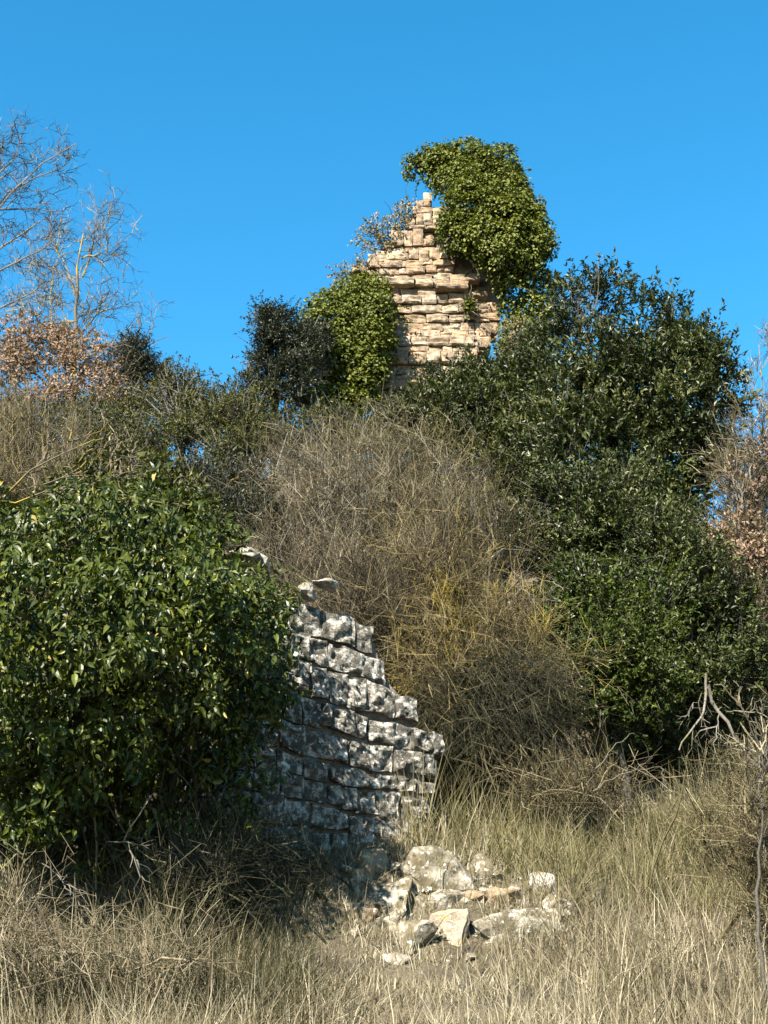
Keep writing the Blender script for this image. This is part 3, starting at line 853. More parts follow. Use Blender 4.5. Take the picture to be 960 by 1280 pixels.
ivy_mass('ivy', 'small bright ivy tuft growing from the middle courses of the tower', 'ivy',
         [(586, 382, 9, 10, 24.8, .12)], P(588, 385, 24.95), 34, 0.055, 'ivy_far', 24, n_leaf=16, clump=0.08, stems=3, shoots=4)
ivy_mass('creeper', 'thin half dry creeper leaning out left of the tower peak', 'creeper',
         [(472, 292, 24, 14, 25.1, .25), (498, 272, 14, 12, 25.1, .2), (512, 262, 10, 8, 25.1, .2), (480, 312, 14, 8, 25.1, .2)], P(505, 320, 25.2), 150, 0.05, 'ivy_dry', 25, n_leaf=10, clump=0.15, stems=10, bark='twig_grey')
ivy_mass('creeper', 'dry wispy creeper on the tower shoulder above the ivy mound', 'creeper',
         [(438, 347, 14, 9, 25.1, .2), (458, 338, 12, 8, 25.1, .2)], P(455, 360, 25.2), 50, 0.05, 'ivy_dry', 26, n_leaf=10, clump=0.12, stems=6, bark='twig_grey')
ivy_mass('creeper', 'yellowing creeper at the tower foot on its right side', 'creeper',
         [(655, 432, 16, 18, 24.2, .25), (645, 415, 10, 12, 24.3, .2)], P(650, 470, 24.5), 90, 0.055, 'ivy_dry', 27, n_leaf=12, clump=0.14, stems=5, bark='twig_grey')

# ---- evergreen oaks on the right
evergreen('holm_oak', 'tall loose topped evergreen oak rising right of the tower against blue sky', 'tree',
          [(702, 385, 20, 40, 20, .35, .42), (748, 380, 28, 40, 20, .4, .42), (726, 440, 50, 45, 19.7, .6, .5), (806, 422, 38, 42, 19.6, .5, .5), (852, 415, 32, 32, 19.6, .4, .45), (868, 455, 40, 38, 19.4), (780, 490, 60, 45, 19.3), (715, 510, 45, 50, 19.3),
           (840, 510, 60, 42, 19.2), (905, 490, 22, 34, 19.6, .4, .4), (770, 560, 70, 48, 19.0), (860, 570, 45, 42, 19.2), (700, 580, 55, 50, 18.9), (780, 630, 70, 40, 18.8), (690, 645, 45, 45, 18.6), (840, 625, 40, 34, 19.0)],
          770, 19.5, 6600, None, 'oak_leaf', 31, 'evergreen trees', inner=0.16, leaf_L=0.085, sprig_L=0.34, up=1.0, trunk_r=0.14, lump=0.17, clus=30)
evergreen('holm_oak', 'sunlit olive tinged evergreen oak in front of the tower foot', 'tree',
          [(552, 498, 40, 28, 21.5), (600, 482, 42, 32, 21.3), (632, 490, 46, 38, 21.0), (560, 510, 55, 26, 21.0), (610, 525, 60, 38, 20.6), (665, 500, 42, 50, 20.6), (650, 570, 45, 48, 20.0), (600, 560, 34, 25, 20.2), (668, 446, 24, 28, 21.2)],
          620, 20.8, 5200, None, 'oak_leaf_olive', 32, 'evergreen trees', inner=0.2, leaf_L=0.072, up=0.9, clus=26, trunk_r=0.10, lump=0.13)
evergreen('shrub', 'bright green dense shrub below the tall evergreen oak', 'shrub',
          [(725, 745, 45, 40, 16.6), (700, 790, 36, 40, 16.4), (770, 790, 60, 50, 16.3), (745, 850, 60, 50, 16.0), (805, 840, 50, 50, 16.1), (775, 895, 60, 36, 16.4), (820, 760, 40, 45, 16.6)],
          765, 16.2, 5200, None, 'box_leaf', 33, inner=0.25, leaf_L=0.045, aspect=0.6, trunk_r=0.06, lump=0.12)
evergreen('shrub', 'dark shrub filling the gap under the tall oak and the bare right edge', 'shrub',
          [(700, 690, 50, 50, 17.6), (770, 680, 75, 50, 17.6), (840, 670, 50, 50, 17.8), (690, 630, 40, 40, 17.9), (760, 620, 60, 40, 17.9), (865, 740, 45, 60, 17.0), (820, 700, 50, 40, 17.2), (880, 850, 45, 45, 16.6), (900, 790, 34, 40, 17.4), (935, 830, 40, 60, 17.0), (870, 905, 60, 40, 17.2), (840, 940, 70, 26, 17.0)],
          855, 17.2, 6400, None, 'oak_leaf', 34, inner=0.3, leaf_L=0.068, sprig_L=0.28, up=0.8, trunk_r=0.06, lump=0.17, clus=30)
# ---- left side evergreens
evergreen('holm_oak', 'dark slender evergreen oak left of the ivy mound at the tower', 'tree',
          [(326, 392, 9, 14, 22.6), (344, 412, 24, 26, 22.5), (368, 432, 24, 30, 22.5), (335, 450, 26, 34, 22.4), (350, 490, 36, 30, 22.2), (315, 490, 20, 24, 22.3), (382, 470, 22, 40, 22.3), (395, 430, 20, 34, 23.5), (300, 515, 26, 24, 22)],
          350, 22.4, 2600, None, 'dark_leaf', 35, 'evergreen trees', inner=0.25, leaf_L=0.055, trunk_r=0.08, lump=0.12)
evergreen('shrub', 'olive green shrub above the ivy thicket, left of the grey brush', 'shrub',
          [(215, 500, 42, 30, 20.5), (250, 515, 32, 36, 20.3), (290, 525, 38, 44, 19.4), (225, 560, 55, 40, 18.8), (290, 580, 36, 40, 18.2), (180, 540, 34, 44, 19.4), (318, 545, 24, 36, 19.2), (150, 575, 40, 34, 18.4)],
          255, 19.2, 3300, None, 'olive_leaf', 36, inner=0.2, leaf_L=0.05, trunk_r=0.05, lump=0.14)
evergreen('shrub', 'small dark evergreen peeping out behind the brown leaved oak', 'shrub',
          [(172, 445, 20, 24, 24), (190, 470, 18, 22, 24), (155, 470, 22, 26, 24), (205, 480, 16, 16, 24)],
          172, 24, 900, None, 'dark_leaf', 37, inner=0.2, leaf_L=0.055, trunk_r=0.05, lump=0.12)
evergreen('shrub', 'low green shrub against the left foot of the grey brush', 'shrub',
          [(300, 620, 40, 40, 16.8), (265, 640, 36, 30, 16.4), (320, 665, 30, 34, 16.2), (240, 610, 34, 30, 17.2)],
          290, 16.6, 1300, None, 'dark_leaf', 38, inner=0.3, leaf_L=0.05, trunk_r=0.04, lump=0.12)


evergreen('shrub', 'dull olive scrub behind the pale brush at the left edge', 'shrub',
          [(30, 535, 60, 34, 21.2), (100, 540, 60, 34, 21.2), (160, 545, 50, 40, 20.6), (60, 590, 70, 34, 20), (140, 610, 50, 30, 18.5), (200, 600, 40, 34, 18.5)],
          95, 20.8, 2200, None, 'olive_leaf', 40, inner=0.25, leaf_L=0.055, trunk_r=0.05, lump=0.15)
evergreen('shrub', 'low dark evergreen scrub between the tower foot and the grey brush', 'shrub',
          [(430, 540, 60, 30, 21.5), (500, 530, 50, 34, 21.5), (480, 575, 70, 40, 20.5), (550, 570, 50, 40, 20), (390, 560, 50, 40, 20.5), (340, 560, 50, 40, 20.5), (600, 610, 40, 40, 18.8)],
          470, 20.6, 3000, None, 'olive_leaf', 39, inner=0.25, leaf_L=0.055, trunk_r=0.05, lump=0.14)

evergreen('shrub', 'yellow green leafy shrub peeping over the top of the ivy thicket', 'shrub',
          [(130, 610, 45, 22, 13.6), (190, 615, 45, 24, 13.4), (235, 640, 30, 24, 13.2), (90, 620, 30, 18, 13.6)],
          160, 13.8, 700, None, 'olive_leaf', 42, inner=0.2, leaf_L=0.075, aspect=0.5, trunk_r=0.03, lump=0.12)

# ---- the ivy thicket on the left, in front of the wall
def ivy_thicket():
    rng = np.random.default_rng(41)
    E = ells3([(60, 700, 120, 80, 11.4, .8), (170, 690, 110, 75, 11.6, .8), (240, 755, 66, 56, 11.5, .7), (60, 795, 130, 90, 10.6, .9), (180, 790, 120, 80, 10.6, .9), (285, 800, 72, 66, 11.3, .7),
               (70, 900, 120, 70, 11.1, .7), (200, 890, 90, 60, 11.5, .6), (295, 880, 46, 52, 11.9, .45), (322, 775, 40, 46, 12.1, .45), (318, 830, 42, 50, 12.0, .5), (30, 975, 80, 52, 11.2, .6),
               (110, 1000, 90, 55, 11.9, .4, .6), (210, 985, 90, 60, 12.0, .4, .6), (290, 960, 50, 60, 12.1, .3, .6), (60, 1060, 120, 45, 12.0, .35, .6), (190, 1055, 100, 45, 12.1, .35, .6), (285, 1040, 40, 40, 12.2, .25, .6), (-90, 800, 120, 160, 11.4, .9), (120, 652, 110, 38, 12.4, .6)])
    bx = P(150, 1050, 11.9)
    t = thing('ivy_thicket', (bx[0], bx[1], float(ground_z(bx[0], bx[1]))), 'great glossy dark ivy thicket bulging over the left end of the wall', 'bush')
    p, nrm = sample_ells(E, 1500, rng, 0.15, (0.76, 0.88), front=0.7)
    g, gn = sample_ells(E, 640, rng, 0.0, (0.86, 1.16), front=0.6)
    m_ = 9
    fl, fn = sample_ells(E, 1800, rng, 1.0, (0.72, 0.75), front=0.9)
    dd = unit(rng.normal(0, 1, (len(g), m_, 3)) + gn[:, None] * 0.8)
    pg = g[:, None] + dd * rng.uniform(0.04, 0.17, (len(g), m_, 1)) + np.array([0, 0, -0.03])
    p = np.concatenate([p, fl, pg.reshape(-1, 3)]); nrm = np.concatenate([nrm, fn, unit(gn[:, None] * 0.6 + dd * 0.7).reshape(-1, 3)])
    N = len(p); nl = 6
    ax0 = unit(nrm * 0.8 + np.array([0, -0.15, -0.15]) + rng.normal(0, 0.45, (N, 3)))
    tt = rng.uniform(0, 1, (N, nl, 1))
    pos = p[:, None] + ax0[:, None] * (tt - 0.5) * 0.28 + rng.normal(0, 0.03, (N, nl, 3))
    ax = unit(ax0[:, None] * 0.5 + rng.normal(0, 0.55, (N, nl, 3)) + np.array([0, -0.1, -0.55]))
    ln = unit(nrm[:, None] * 0.8 + np.array([0, -0.1, 0.55]) + rng.normal(0, 0.45, (N, nl, 3)))
    LL = 0.078 * rng.uniform(0.4, 1.45, (N, nl))
    rn = np.clip(rng.beta(2, 2.4, (N, 1)) * 0.65 + rng.uniform(0, 0.35, (N, nl)), 0, 0.97)
    rn = np.where(rng.random((N, nl)) < 0.012, 1.0, rn)
    pos, ax, ln, LL, rn = pos.reshape(-1, 3), ax.reshape(-1, 3), ln.reshape(-1, 3), LL.ravel(), rn.ravel()
    # the 300 leaves that show largest are parts of their own, the rest one mass
    d = np.linalg.norm(pos - CAM, axis=1)
    vis = (pos[:, 0] > -3.3) & (pos[:, 2] > 2.6) & (nrm.repeat(nl, 0)[:, 1] < -0.3)
    score = np.where(vis, LL / d, 0)
    big = np.argsort(-score)[:300]
    rest = np.ones(len(pos), bool); rest[big] = False
    arr = leaves_arrays(pos[rest], ax[rest], ln[rest], LL[rest], LL[rest] * 0.44, rn[rest], LEAF_BIG)
    fo = link('foliage', mesh_np('foliage', *arr), M['ivy_near'], t); fo['kind'] = 'stuff'
    meshes = []
    for q in range(6):
        v, f, r = leaves_arrays(np.zeros((1, 3)), np.array([[0, 1.0, 0]]), np.array([[0, 0, 1.0]]), np.array([1.0]), np.array([0.40 + 0.02 * q]), np.array([0.25 + q * 0.14]), LEAF_BIG)
        me = mesh_np('leaf', v, f, r); me.materials.append(M['ivy_near']); meshes.append(me)
    from mathutils import Matrix
    for i in big:
        a = unit(ax[i]); s = unit(np.cross(a, ln[i])); n = np.cross(s, a)
        o = bpy.data.objects.new('leaf', meshes[int(rn[i] * 5.99)])
        COL.objects.link(o); o.parent = t
        mt = Matrix((( s[0], a[0], n[0]), (s[1], a[1], n[1]), (s[2], a[2], n[2]))).to_4x4()
        o.matrix_local = Matrix.Translation(Vector(pos[i]) - t.location) @ mt @ Matrix.Scale(float(LL[i]), 4)
    c_all = np.array([e[0] for e in E]); k = rng.integers(0, len(E), 40)
    b = np.array([bx[0], bx[1], t.location.z]) + np.clip(rng.normal(0, 0.5, (40, 3)), -0.8, 0.8) * np.array([0.9, 0.4, 0.1])
    e = c_all[k] + rng.normal(0, 0.15, (40, 3)) * np.array([x[1] for x in E])[k]
    st = curve(b, (b + e) / 2 + np.array([0, 0.2, 0.3]), e, 9, 0.03, rng)
    tw = side_twigs(st, 14, 0.3, 1, 0.3, 0.8, 0.8, 0.1, 4, rng)
    v, f, r = merge([tubes(st, taper(40, 9, 0.014, 0.005, rng), rng.random(40), 5), tubes(tw, taper(len(tw), 4, 0.009, 0.003, rng), rng.random(len(tw)), 3)])
    link('stems', mesh_np('stems', v, f, r), M['twig_dark'], t)


ivy_thicket()


# ------------------------------------------------------------------ bare brush
def brush(name, label, cat, ells, bases, n_stem, n1, n2, mat, seed, group=None, r0=0.010, r1=0.0035, l1=(0.3, 0.8), l2=(0.12, 0.4), up1=0.2, up2=0.1, arch=0.35, K0=8, fine=0.0022, droop=0.0, ang=0.75, stem_mat=None):
    """twiggy shrub: stems run from the ground to points of its outline, side twigs fill it"""
    rng = np.random.default_rng(seed)
    E = ells3(ells)
    b0 = []
    for (px, Y) in bases:
        x = P(px, 640, Y)[0]
        b0.append((x, Y, float(ground_z(x, Y)) - 0.05))
    b0 = np.array(b0)
    t = thing(name, b0.mean(0), label, cat, group)
    tg, _ = sample_ells(E, n_stem * 2, rng, 0.35, (0.6, 1.0))
    tg = tg[:n_stem]; n = len(tg)
    cen_ = np.array([e[0] for e in E]).mean(0)
    tuft = tg[rng.integers(0, max(4, n // 7), n)]
    tg = np.where(rng.random((n, 1)) < 0.72, tuft + rng.normal(0, 0.13, (n, 3)), tg)
    tg = tg + (tg - cen_) * (rng.random((n, 1)) ** 4) * 0.55
    d2 = ((b0[None, :, :2] - tg[:, None, :2]) ** 2).sum(-1) + rng.uniform(0, 1.5, (n, len(b0)))
    b = b0[np.argmin(d2, 1)] + rng.normal(0, 1, (n, 3)) * np.array([0.35, 0.3, 0.02])
    L = np.linalg.norm(tg - b, axis=1)[:, None]
    ctrl = b * 0.5 + tg * 0.5 + np.array([0, 0, 1.0]) * L * arch * rng.uniform(0.3, 1.2, (n, 1)) + rng.normal(0, 0.05, (n, 3)) * L
    st = curve(b, ctrl, tg, K0, 0.03, rng)
    t1 = side_twigs(st, n1, 0.3, 1.0, l1[0], l1[1], ang, up1, 5, rng, 0.09, droop)
    t2 = side_twigs(t1, n2, 0.15, 1.0, l2[0], l2[1], ang * 1.25, up2, 2, rng, 0.10, droop)
    sv = mesh_np('stems', *tubes(st, taper(n, K0, r0, r1, rng, 0.6) * (1 + 1.2 * (rng.random((n, 1)) < 0.10)), rng.random(n), 4))
    link('stems', sv, M[stem_mat or mat], t)
    v, f, r = merge([tubes(t1, taper(len(t1), 5, r1 * 0.9, fine, rng), rng.random(len(t1)), 3), tubes(t2, taper(len(t2), 2, fine, fine * 0.6, rng), rng.random(len(t2)), 3)])
    link('twigs', mesh_np('twigs', v, f, r), M[mat], t)
    return t


brush('bare_shrub', 'dense grey brown leafless brush below the tower foot', 'shrub',
      [(385, 570, 50, 38, 17.5), (450, 580, 56, 44, 17.2), (360, 620, 60, 60, 16.6), (430, 640, 70, 60, 16.2), (360, 680, 50, 40, 15.6)],
      [(350, 16.6), (390, 16.2), (430, 16.4), (460, 16.8)], 190, 9, 5, 'twig_grey', 51, r0=0.016, stem_mat='dead_wood')
brush('bare_shrub', 'tall brown leafless brush with pale twig tips left of the evergreen oaks', 'shrub',
      [(520, 578, 54, 40, 17.6), (560, 600, 40, 40, 17.4), (520, 645, 70, 55, 16.6), (575, 660, 45, 55, 16.4), (620, 670, 34, 36, 16.6)],
      [(500, 16.8), (540, 16.6), (580, 16.8)], 200, 10, 5, 'twig_olive', 52, r0=0.016, stem_mat='dead_wood')
brush('bare_shrub', 'reddish brown upright brush rooted along the broken wall top', 'shrub',
      [(420, 720, 60, 40, 14.6), (480, 730, 60, 55, 14.6), (540, 720, 60, 50, 15.0), (460, 780, 40, 35, 14.2)],
      [(400, 14.6), (440, 14.6), (480, 14.7), (530, 14.9)], 210, 9, 5, 'twig_red', 53, r0=0.008, l1=(0.2, 0.6), up1=0.7)
brush('bare_shrub', 'yellow lichened arching brush spilling over the right of the wall', 'shrub',
      [(560, 740, 60, 50, 14.8), (620, 780, 70, 50, 14.6), (540, 820, 60, 40, 13.9), (660, 820, 60, 40, 14.4), (595, 850, 56, 34, 14.0), (540, 800, 34, 30, 13.9), (510, 765, 24, 24, 13.9)],
      [(520, 15.0), (560, 15.0), (600, 15.2)], 150, 9, 4, 'twig_lichen', 54, r0=0.012, arch=0.6, up1=0.05, up2=0.0)
brush('bare_shrub', 'dark drooping brush hanging in the shade right of the wall', 'shrub',
      [(590, 880, 40, 36, 14.0), (640, 868, 50, 32, 14.2)],
      [(600, 15.0), (650, 15.2), (690, 15.2)], 180, 9, 5, 'twig_dark', 55, r0=0.010, arch=0.5, up1=-0.1, up2=-0.1, droop=0.2)
brush('bare_shrub', 'pale tangled leafless brush at the left edge above the ivy thicket', 'shrub',
      [(30, 550, 70, 40, 19.5), (90, 570, 40, 34, 19.0), (20, 600, 70, 40, 17.5), (90, 605, 50, 24, 17.0)],
      [(20, 18.5), (70, 18.5), (120, 18.3)], 200, 12, 5, 'twig_olive', 56, r0=0.010, stem_mat='bark_yellow')


# ------------------------------------------------------------------ bare trees
def px_limbs(lines, Y, K, rng):
    """limbs traced as places in the photo at one distance -> evenly spaced polylines"""
    out = []
    for ln in lines:
        y = ln[-1] if not isinstance(ln[-1], tuple) else Y
        pts = np.array([P(a, b, y) for a, b in (ln if isinstance(ln[-1], tuple) else ln[:-1])])
        pts[:, 1] += np.cumsum(rng.normal(0, 0.10, len(pts)))
        s = np.concatenate([[0], np.cumsum(np.linalg.norm(np.diff(pts, axis=0), axis=1))]); s /= s[-1]
        tq = np.linspace(0, 1, K)
        c = np.stack([np.interp(tq, s, pts[:, i]) for i in range(3)], -1)
        out.append(c + rng.normal(0, 0.012, c.shape))
    return np.array(out)


def bare_tree(name, label, Y, trunk, limbs, seed, bark, tw_mat, r_trunk=0.07, n1=9, n2=6, n3=5, l1=(0.4, 1.1), l2=(0.2, 0.6), l3=(0.1, 0.3), leaves=None, n_leaf=0, group=None, r_limb=0.03, cat='tree', leaf_ells=None, up=0.3, ang=0.75):
    rng = np.random.default_rng(seed)
    tr = px_limbs([trunk], Y, 12, rng)
    b = tr[0, 0].copy(); b[2] = float(ground_z(b[0], b[1]))
    if tr[0, 0, 2] > b[2] + 0.05:
        tr = np.concatenate([np.linspace(b - np.array([0, 0, .1]), tr[0, 0], 4)[None, :3], tr], 1)
    t = thing(name, b, label, cat, group)
    K = tr.shape[1]
    link('trunk', mesh_np('trunk', *tubes(tr, taper(1, K, r_trunk, r_trunk * 0.14, rng, 0), np.array([0.4]), 8), smooth_shade=True), M[bark], t)
    lm = px_limbs(limbs, Y, 9, rng)
    a = np.concatenate([lm])
    t1 = side_twigs(a, n1, 0.15, 1.0, l1[0], l1[1], ang, up, 6, rng, 0.05)
    t1b = side_twigs(tr[:, -9:], 8, 0.3, 1.0, l1[0], l1[1], ang, up, 6, rng, 0.05)
    t1 = np.concatenate([t1, t1b])
    t2 = side_twigs(t1, n2, 0.2, 1.0, l2[0], l2[1], ang, up * 0.6, 4, rng, 0.10)
    t3 = side_twigs(t2, n3, 0.2, 1.0, l3[0], l3[1], ang, up * 0.5, 3, rng, 0.10)
    v, f, r = merge([tubes(lm, taper(len(lm), 9, r_limb, r_limb * 0.3, rng), rng.random(len(lm)), 6), tubes(t1, taper(len(t1), 6, r_limb * 0.35, 0.006, rng), rng.random(len(t1)), 4)])
    link('limbs', mesh_np('limbs', v, f, r), M[bark], t)
    v, f, r = merge([tubes(t2, taper(len(t2), 4, 0.006, 0.0035, rng), rng.random(len(t2)), 3), tubes(t3, taper(len(t3), 3, 0.0035, 0.002, rng), rng.random(len(t3)), 3)])
    link('twigs', mesh_np('twigs', v, f, r), M[tw_mat], t)
    if leaves:
        if leaf_ells:
            p, nr = sample_ells(ells3(leaf_ells), n_leaf, rng, 0.5, (0.6, 1.0))
        else:
            p, _, _, _ = sample_on(t3, 1, 0.3, 1, rng); p = p[rng.choice(len(p), min(n_leaf, len(p)), replace=False)]
            nr = unit(rng.normal(0, 1, p.shape))
        arr, _, _ = sprig_leaves(p, nr, 6, 0.16, 0.062, 0.5, rng, up=0.1)
        link('leaves', mesh_np('leaves', *arr), M[leaves], t)
    return t


bare_tree('bare_tree', 'leafless yellow lichened oak on the left skyline', 25,
          [(92, 560), (94, 480), (95, 430), (99, 380), (101, 340), (108, 300)],
          [[(95, 430), (70, 370), (45, 345), (20, 330)], [(96, 420), (120, 385), (140, 380), (155, 385)], [(99, 380), (85, 340), (70, 310), (75, 265)], [(101, 340), (112, 310), (118, 280), (135, 270)],
           [(104, 330), (130, 325), (150, 328)], [(95, 400), (60, 400), (30, 385), (5, 380)], [(90, 450), (140, 430), (190, 430), (212, 428)], [(65, 420), (62, 370), (66, 335), (80, 290)]],
          61, 'bark_yellow', 'twig_lichen', r_trunk=0.08, n1=9, n2=6, n3=4, l1=(0.3, 0.95), l2=(0.15, 0.5), l3=(0.07, 0.28), r_limb=0.022, up=0.12, ang=1.0)
bare_tree('bare_tree', 'leafless grey tree whose boughs enter at the upper left edge', 22,
          [(-70, 620), (-60, 500), (-50, 380), (-40, 300), (-30, 220)],
          [[(-45, 360), (0, 338), (40, 315), (75, 285)], [(-42, 320), (-10, 275), (20, 240), (60, 215), (98, 190)], [(-38, 280), (0, 262), (40, 255), (70, 262)], [(-35, 250), (0, 215), (15, 190), (25, 158)],
           [(-50, 400), (-10, 390), (30, 362), (60, 345)], [(-35, 240), (-10, 200), (5, 175)], [(-45, 350), (0, 300), (30, 285), (55, 262)], [(-40, 300), (10, 235), (50, 222), (85, 208)]],
          62, 'bark', 'twig_grey', r_trunk=0.12, n1=8, n2=6, n3=4, l1=(0.25, 0.8), l2=(0.15, 0.42), l3=(0.07, 0.24), r_limb=0.020, up=0.12, ang=1.0)
bare_tree('oak', 'small oak holding pinkish brown dead leaves at the left', 22.5,
          [(70, 600), (75, 540), (80, 480), (85, 440)],
          [[(78, 500), (50, 470), (20, 450), (0, 440)], [(80, 490), (110, 470), (140, 470), (165, 480)], [(82, 460), (70, 430), (55, 415)], [(85, 450), (105, 430), (125, 440)], [(76, 530), (120, 510), (160, 500)], [(76, 530), (40, 505), (0, 500)]],
          63, 'bark', 'twig_grey', leaves='brown_leaf', n_leaf=3000, n1=7, n2=4, n3=4, l1=(0.2, 0.6), l2=(0.15, 0.4),
          leaf_ells=[(35, 425, 55, 36, 22.5, .7), (100, 450, 55, 40, 22.3, .7), (20, 460, 40, 34, 22.3, .6), (135, 485, 34, 22, 22.2, .5), (85, 490, 50, 20, 22.2, .5), (80, 420, 25, 18, 22.5, .4), (40, 505, 70, 22, 22, .5), (140, 510, 50, 20, 22, .5)])
bare_tree('oak', 'brown leaved oak at the right edge behind the dark shrubs', 18.2,
          [(925, 860), (925, 760), (920, 680), (925, 620)],
          [[(922, 720), (900, 690), (880, 670)], [(924, 650), (945, 620), (960, 590)], [(925, 640), (915, 600), (925, 560)], [(924, 700), (950, 690), (980, 680)], [(925, 620), (950, 560), (965, 520)]],
          64, 'bark', 'twig_grey', leaves='brown_leaf', n_leaf=420, n1=8, n2=5, n3=4, l1=(0.2, 0.6), l2=(0.15, 0.4),
          leaf_ells=[(898, 685, 32, 26, 17.6, .45), (945, 695, 30, 34, 17.8, .45), (930, 610, 40, 34, 18.2, .5, .35), (955, 560, 30, 30, 18.2, .5, .35), (920, 655, 40, 18, 17.9, .4)])
brush('bare_shrub', 'pale brown leafless brush filling the right edge around the brown leaved oak', 'shrub',
      [(935, 600, 34, 50, 18.6), (945, 670, 36, 50, 18.4), (940, 760, 36, 50, 18.0), (925, 720, 40, 40, 18.2), (955, 560, 24, 36, 18.8)],
      [(920, 18.4), (950, 18.4)], 140, 10, 5, 'twig_grey', 57, r0=0.010)
evergreen('shrub', 'dull olive scrub closing the gap behind the brown leaved oak at the right edge', 'shrub',
          [(930, 660, 34, 40, 20), (950, 720, 34, 50, 19.6), (925, 760, 36, 50, 19.4), (950, 600, 24, 34, 20.2, .4, .5), (960, 790, 30, 40, 19)],
          940, 19.8, 1300, None, 'olive_leaf', 43, inner=0.25, leaf_L=0.06, trunk_r=0.04, lump=0.15)
bare_tree('bare_tree', 'slim bare sapling rising at the right edge against the sky', 22,
          [(975, 640), (965, 560), (955, 500), (945, 435)],
          [[(955, 505), (940, 480), (925, 460)], [(960, 530), (935, 515), (915, 505)], [(950, 470), (958, 450), (962, 430)], [(965, 560), (940, 545), (920, 540)]],
          65, 'bark_yellow', 'twig_grey', r_trunk=0.035, n1=5, n2=4, n3=3, l1=(0.15, 0.4), l2=(0.1, 0.3), l3=(0.05, 0.2), r_limb=0.012)
bare_tree('bare_tree', 'yellow lichened bough reaching from the left edge across the ivy thicket', 11.4,
          [(-190, 900), (-150, 740), (-90, 665), (-10, 637), (20, 630), (60, 606), (95, 585), (125, 563)],
          [[(-10, 637), (30, 632), (55, 615), (100, 612), (135, 613), (180, 624), (240, 621), (278, 617)], [(60, 612), (90, 590), (110, 575), (150, 560)], [(95, 612), (130, 605), (152, 597)], [(-20, 712), (30, 712), (60, 708), (75, 711)], [(40, 700), (80, 685), (110, 655)]],
          66, 'bark_yellow', 'twig_grey', r_trunk=0.034, n1=7, n2=3, n3=2, l1=(0.15, 0.4), l2=(0.08, 0.22), l3=(0.04, 0.12), r_limb=0.009)


def dead_branch(label, Y, lines, radii, seed, n1=5, mat='dead_wood', l=(0.15, 0.4)):
    rng = np.random.default_rng(seed)
    lm = px_limbs(lines, Y, 10, rng)
    t = thing('dead_branch', lm[:, :, :].reshape(-1, 3)[np.argmin(lm[:, :, 2])], label, 'branch')
    for i in range(len(lm)):
        link('branch', mesh_np('branch', *tubes(lm[i:i + 1], taper(1, 10, radii[i] * 0.7, radii[i] * 0.35, rng, 0.1), rng.random(1), 7), smooth_shade=True), M[mat], t)
    tw = side_twigs(lm, n1, 0.2, 1, l[0], l[1], 0.8, 0, 4, rng, 0.08)
    t2 = side_twigs(tw, 3, 0.2, 1, l[0] * 0.4, l[1] * 0.5, 0.8, 0, 3, rng, 0.08)
    v, f, r = merge([tubes(tw, taper(len(tw), 4, 0.006, 0.003, rng), rng.random(len(tw)), 3), tubes(t2, taper(len(t2), 3, 0.003, 0.002, rng), rng.random(len(t2)), 3)])
    link('twigs', mesh_np('twigs', v, f, r), M[mat], t)


dead_branch('pale forked dead branch propped before the dark shrub at the right', 14.4,
            [[(882, 842), (885, 862), (884, 880), (874, 900), (862, 918), (850, 935)], [(888, 855), (894, 875), (910, 895), (932, 925), (950, 955), (985, 985)], [(908, 892), (925, 888), (942, 890), (965, 902)], [(884, 860), (872, 874), (862, 888)], [(898, 885), (896, 905), (890, 930)]],
            [0.024, 0.034, 0.012, 0.008, 0.012], 71, 4)
dead_branch('small bleached forked twig standing out before the evergreen oak', 16.4,
            [[(612, 668), (617, 655), (621, 643), (619, 632)], [(620, 645), (627, 634), (627, 625)]], [0.011, 0.008], 72, 3, l=(0.08, 0.2))
dead_branch('slanting grey dead stem above the yellow lichened brush', 14.4,
            [[(640, 715), (655, 738), (668, 755)], [(650, 730), (668, 728), (690, 735)]], [0.009, 0.006], 73, 4)
dead_branch('bent pale dry stalk rising from the shaded foot of the ivy thicket', 11.0,
            [[(52, 1078), (75, 1100), (95, 1128), (120, 1150)], [(130, 1062), (150, 1048), (175, 1080)]], [0.008, 0.006], 74, 4)
dead_branch('thin arched dry stalk over the grass below the dark shrubs', 13.0,
            [[(738, 992), (760, 975), (792, 963), (828, 959)], [(828, 959), (832, 970), (828, 985)], [(745, 960), (765, 935), (795, 914)]], [0.007, 0.005, 0.007], 75, 1)

bare_tree('sapling', 'slim dark leafless sapling standing in the dry grass at the lower right edge', 11.0,
          [(948, 1195), (946, 1120), (950, 1050), (948, 990), (955, 930)],
          [[(947, 1110), (960, 1060), (975, 1030)], [(950, 1050), (935, 1000), (930, 960)], [(949, 1000), (962, 960), (965, 930)]],
          67, 'bark_dark', 'twig_grey', r_trunk=0.02, n1=5, n2=3, n3=3, l1=(0.15, 0.4), l2=(0.1, 0.25), l3=(0.05, 0.14), r_limb=0.008)

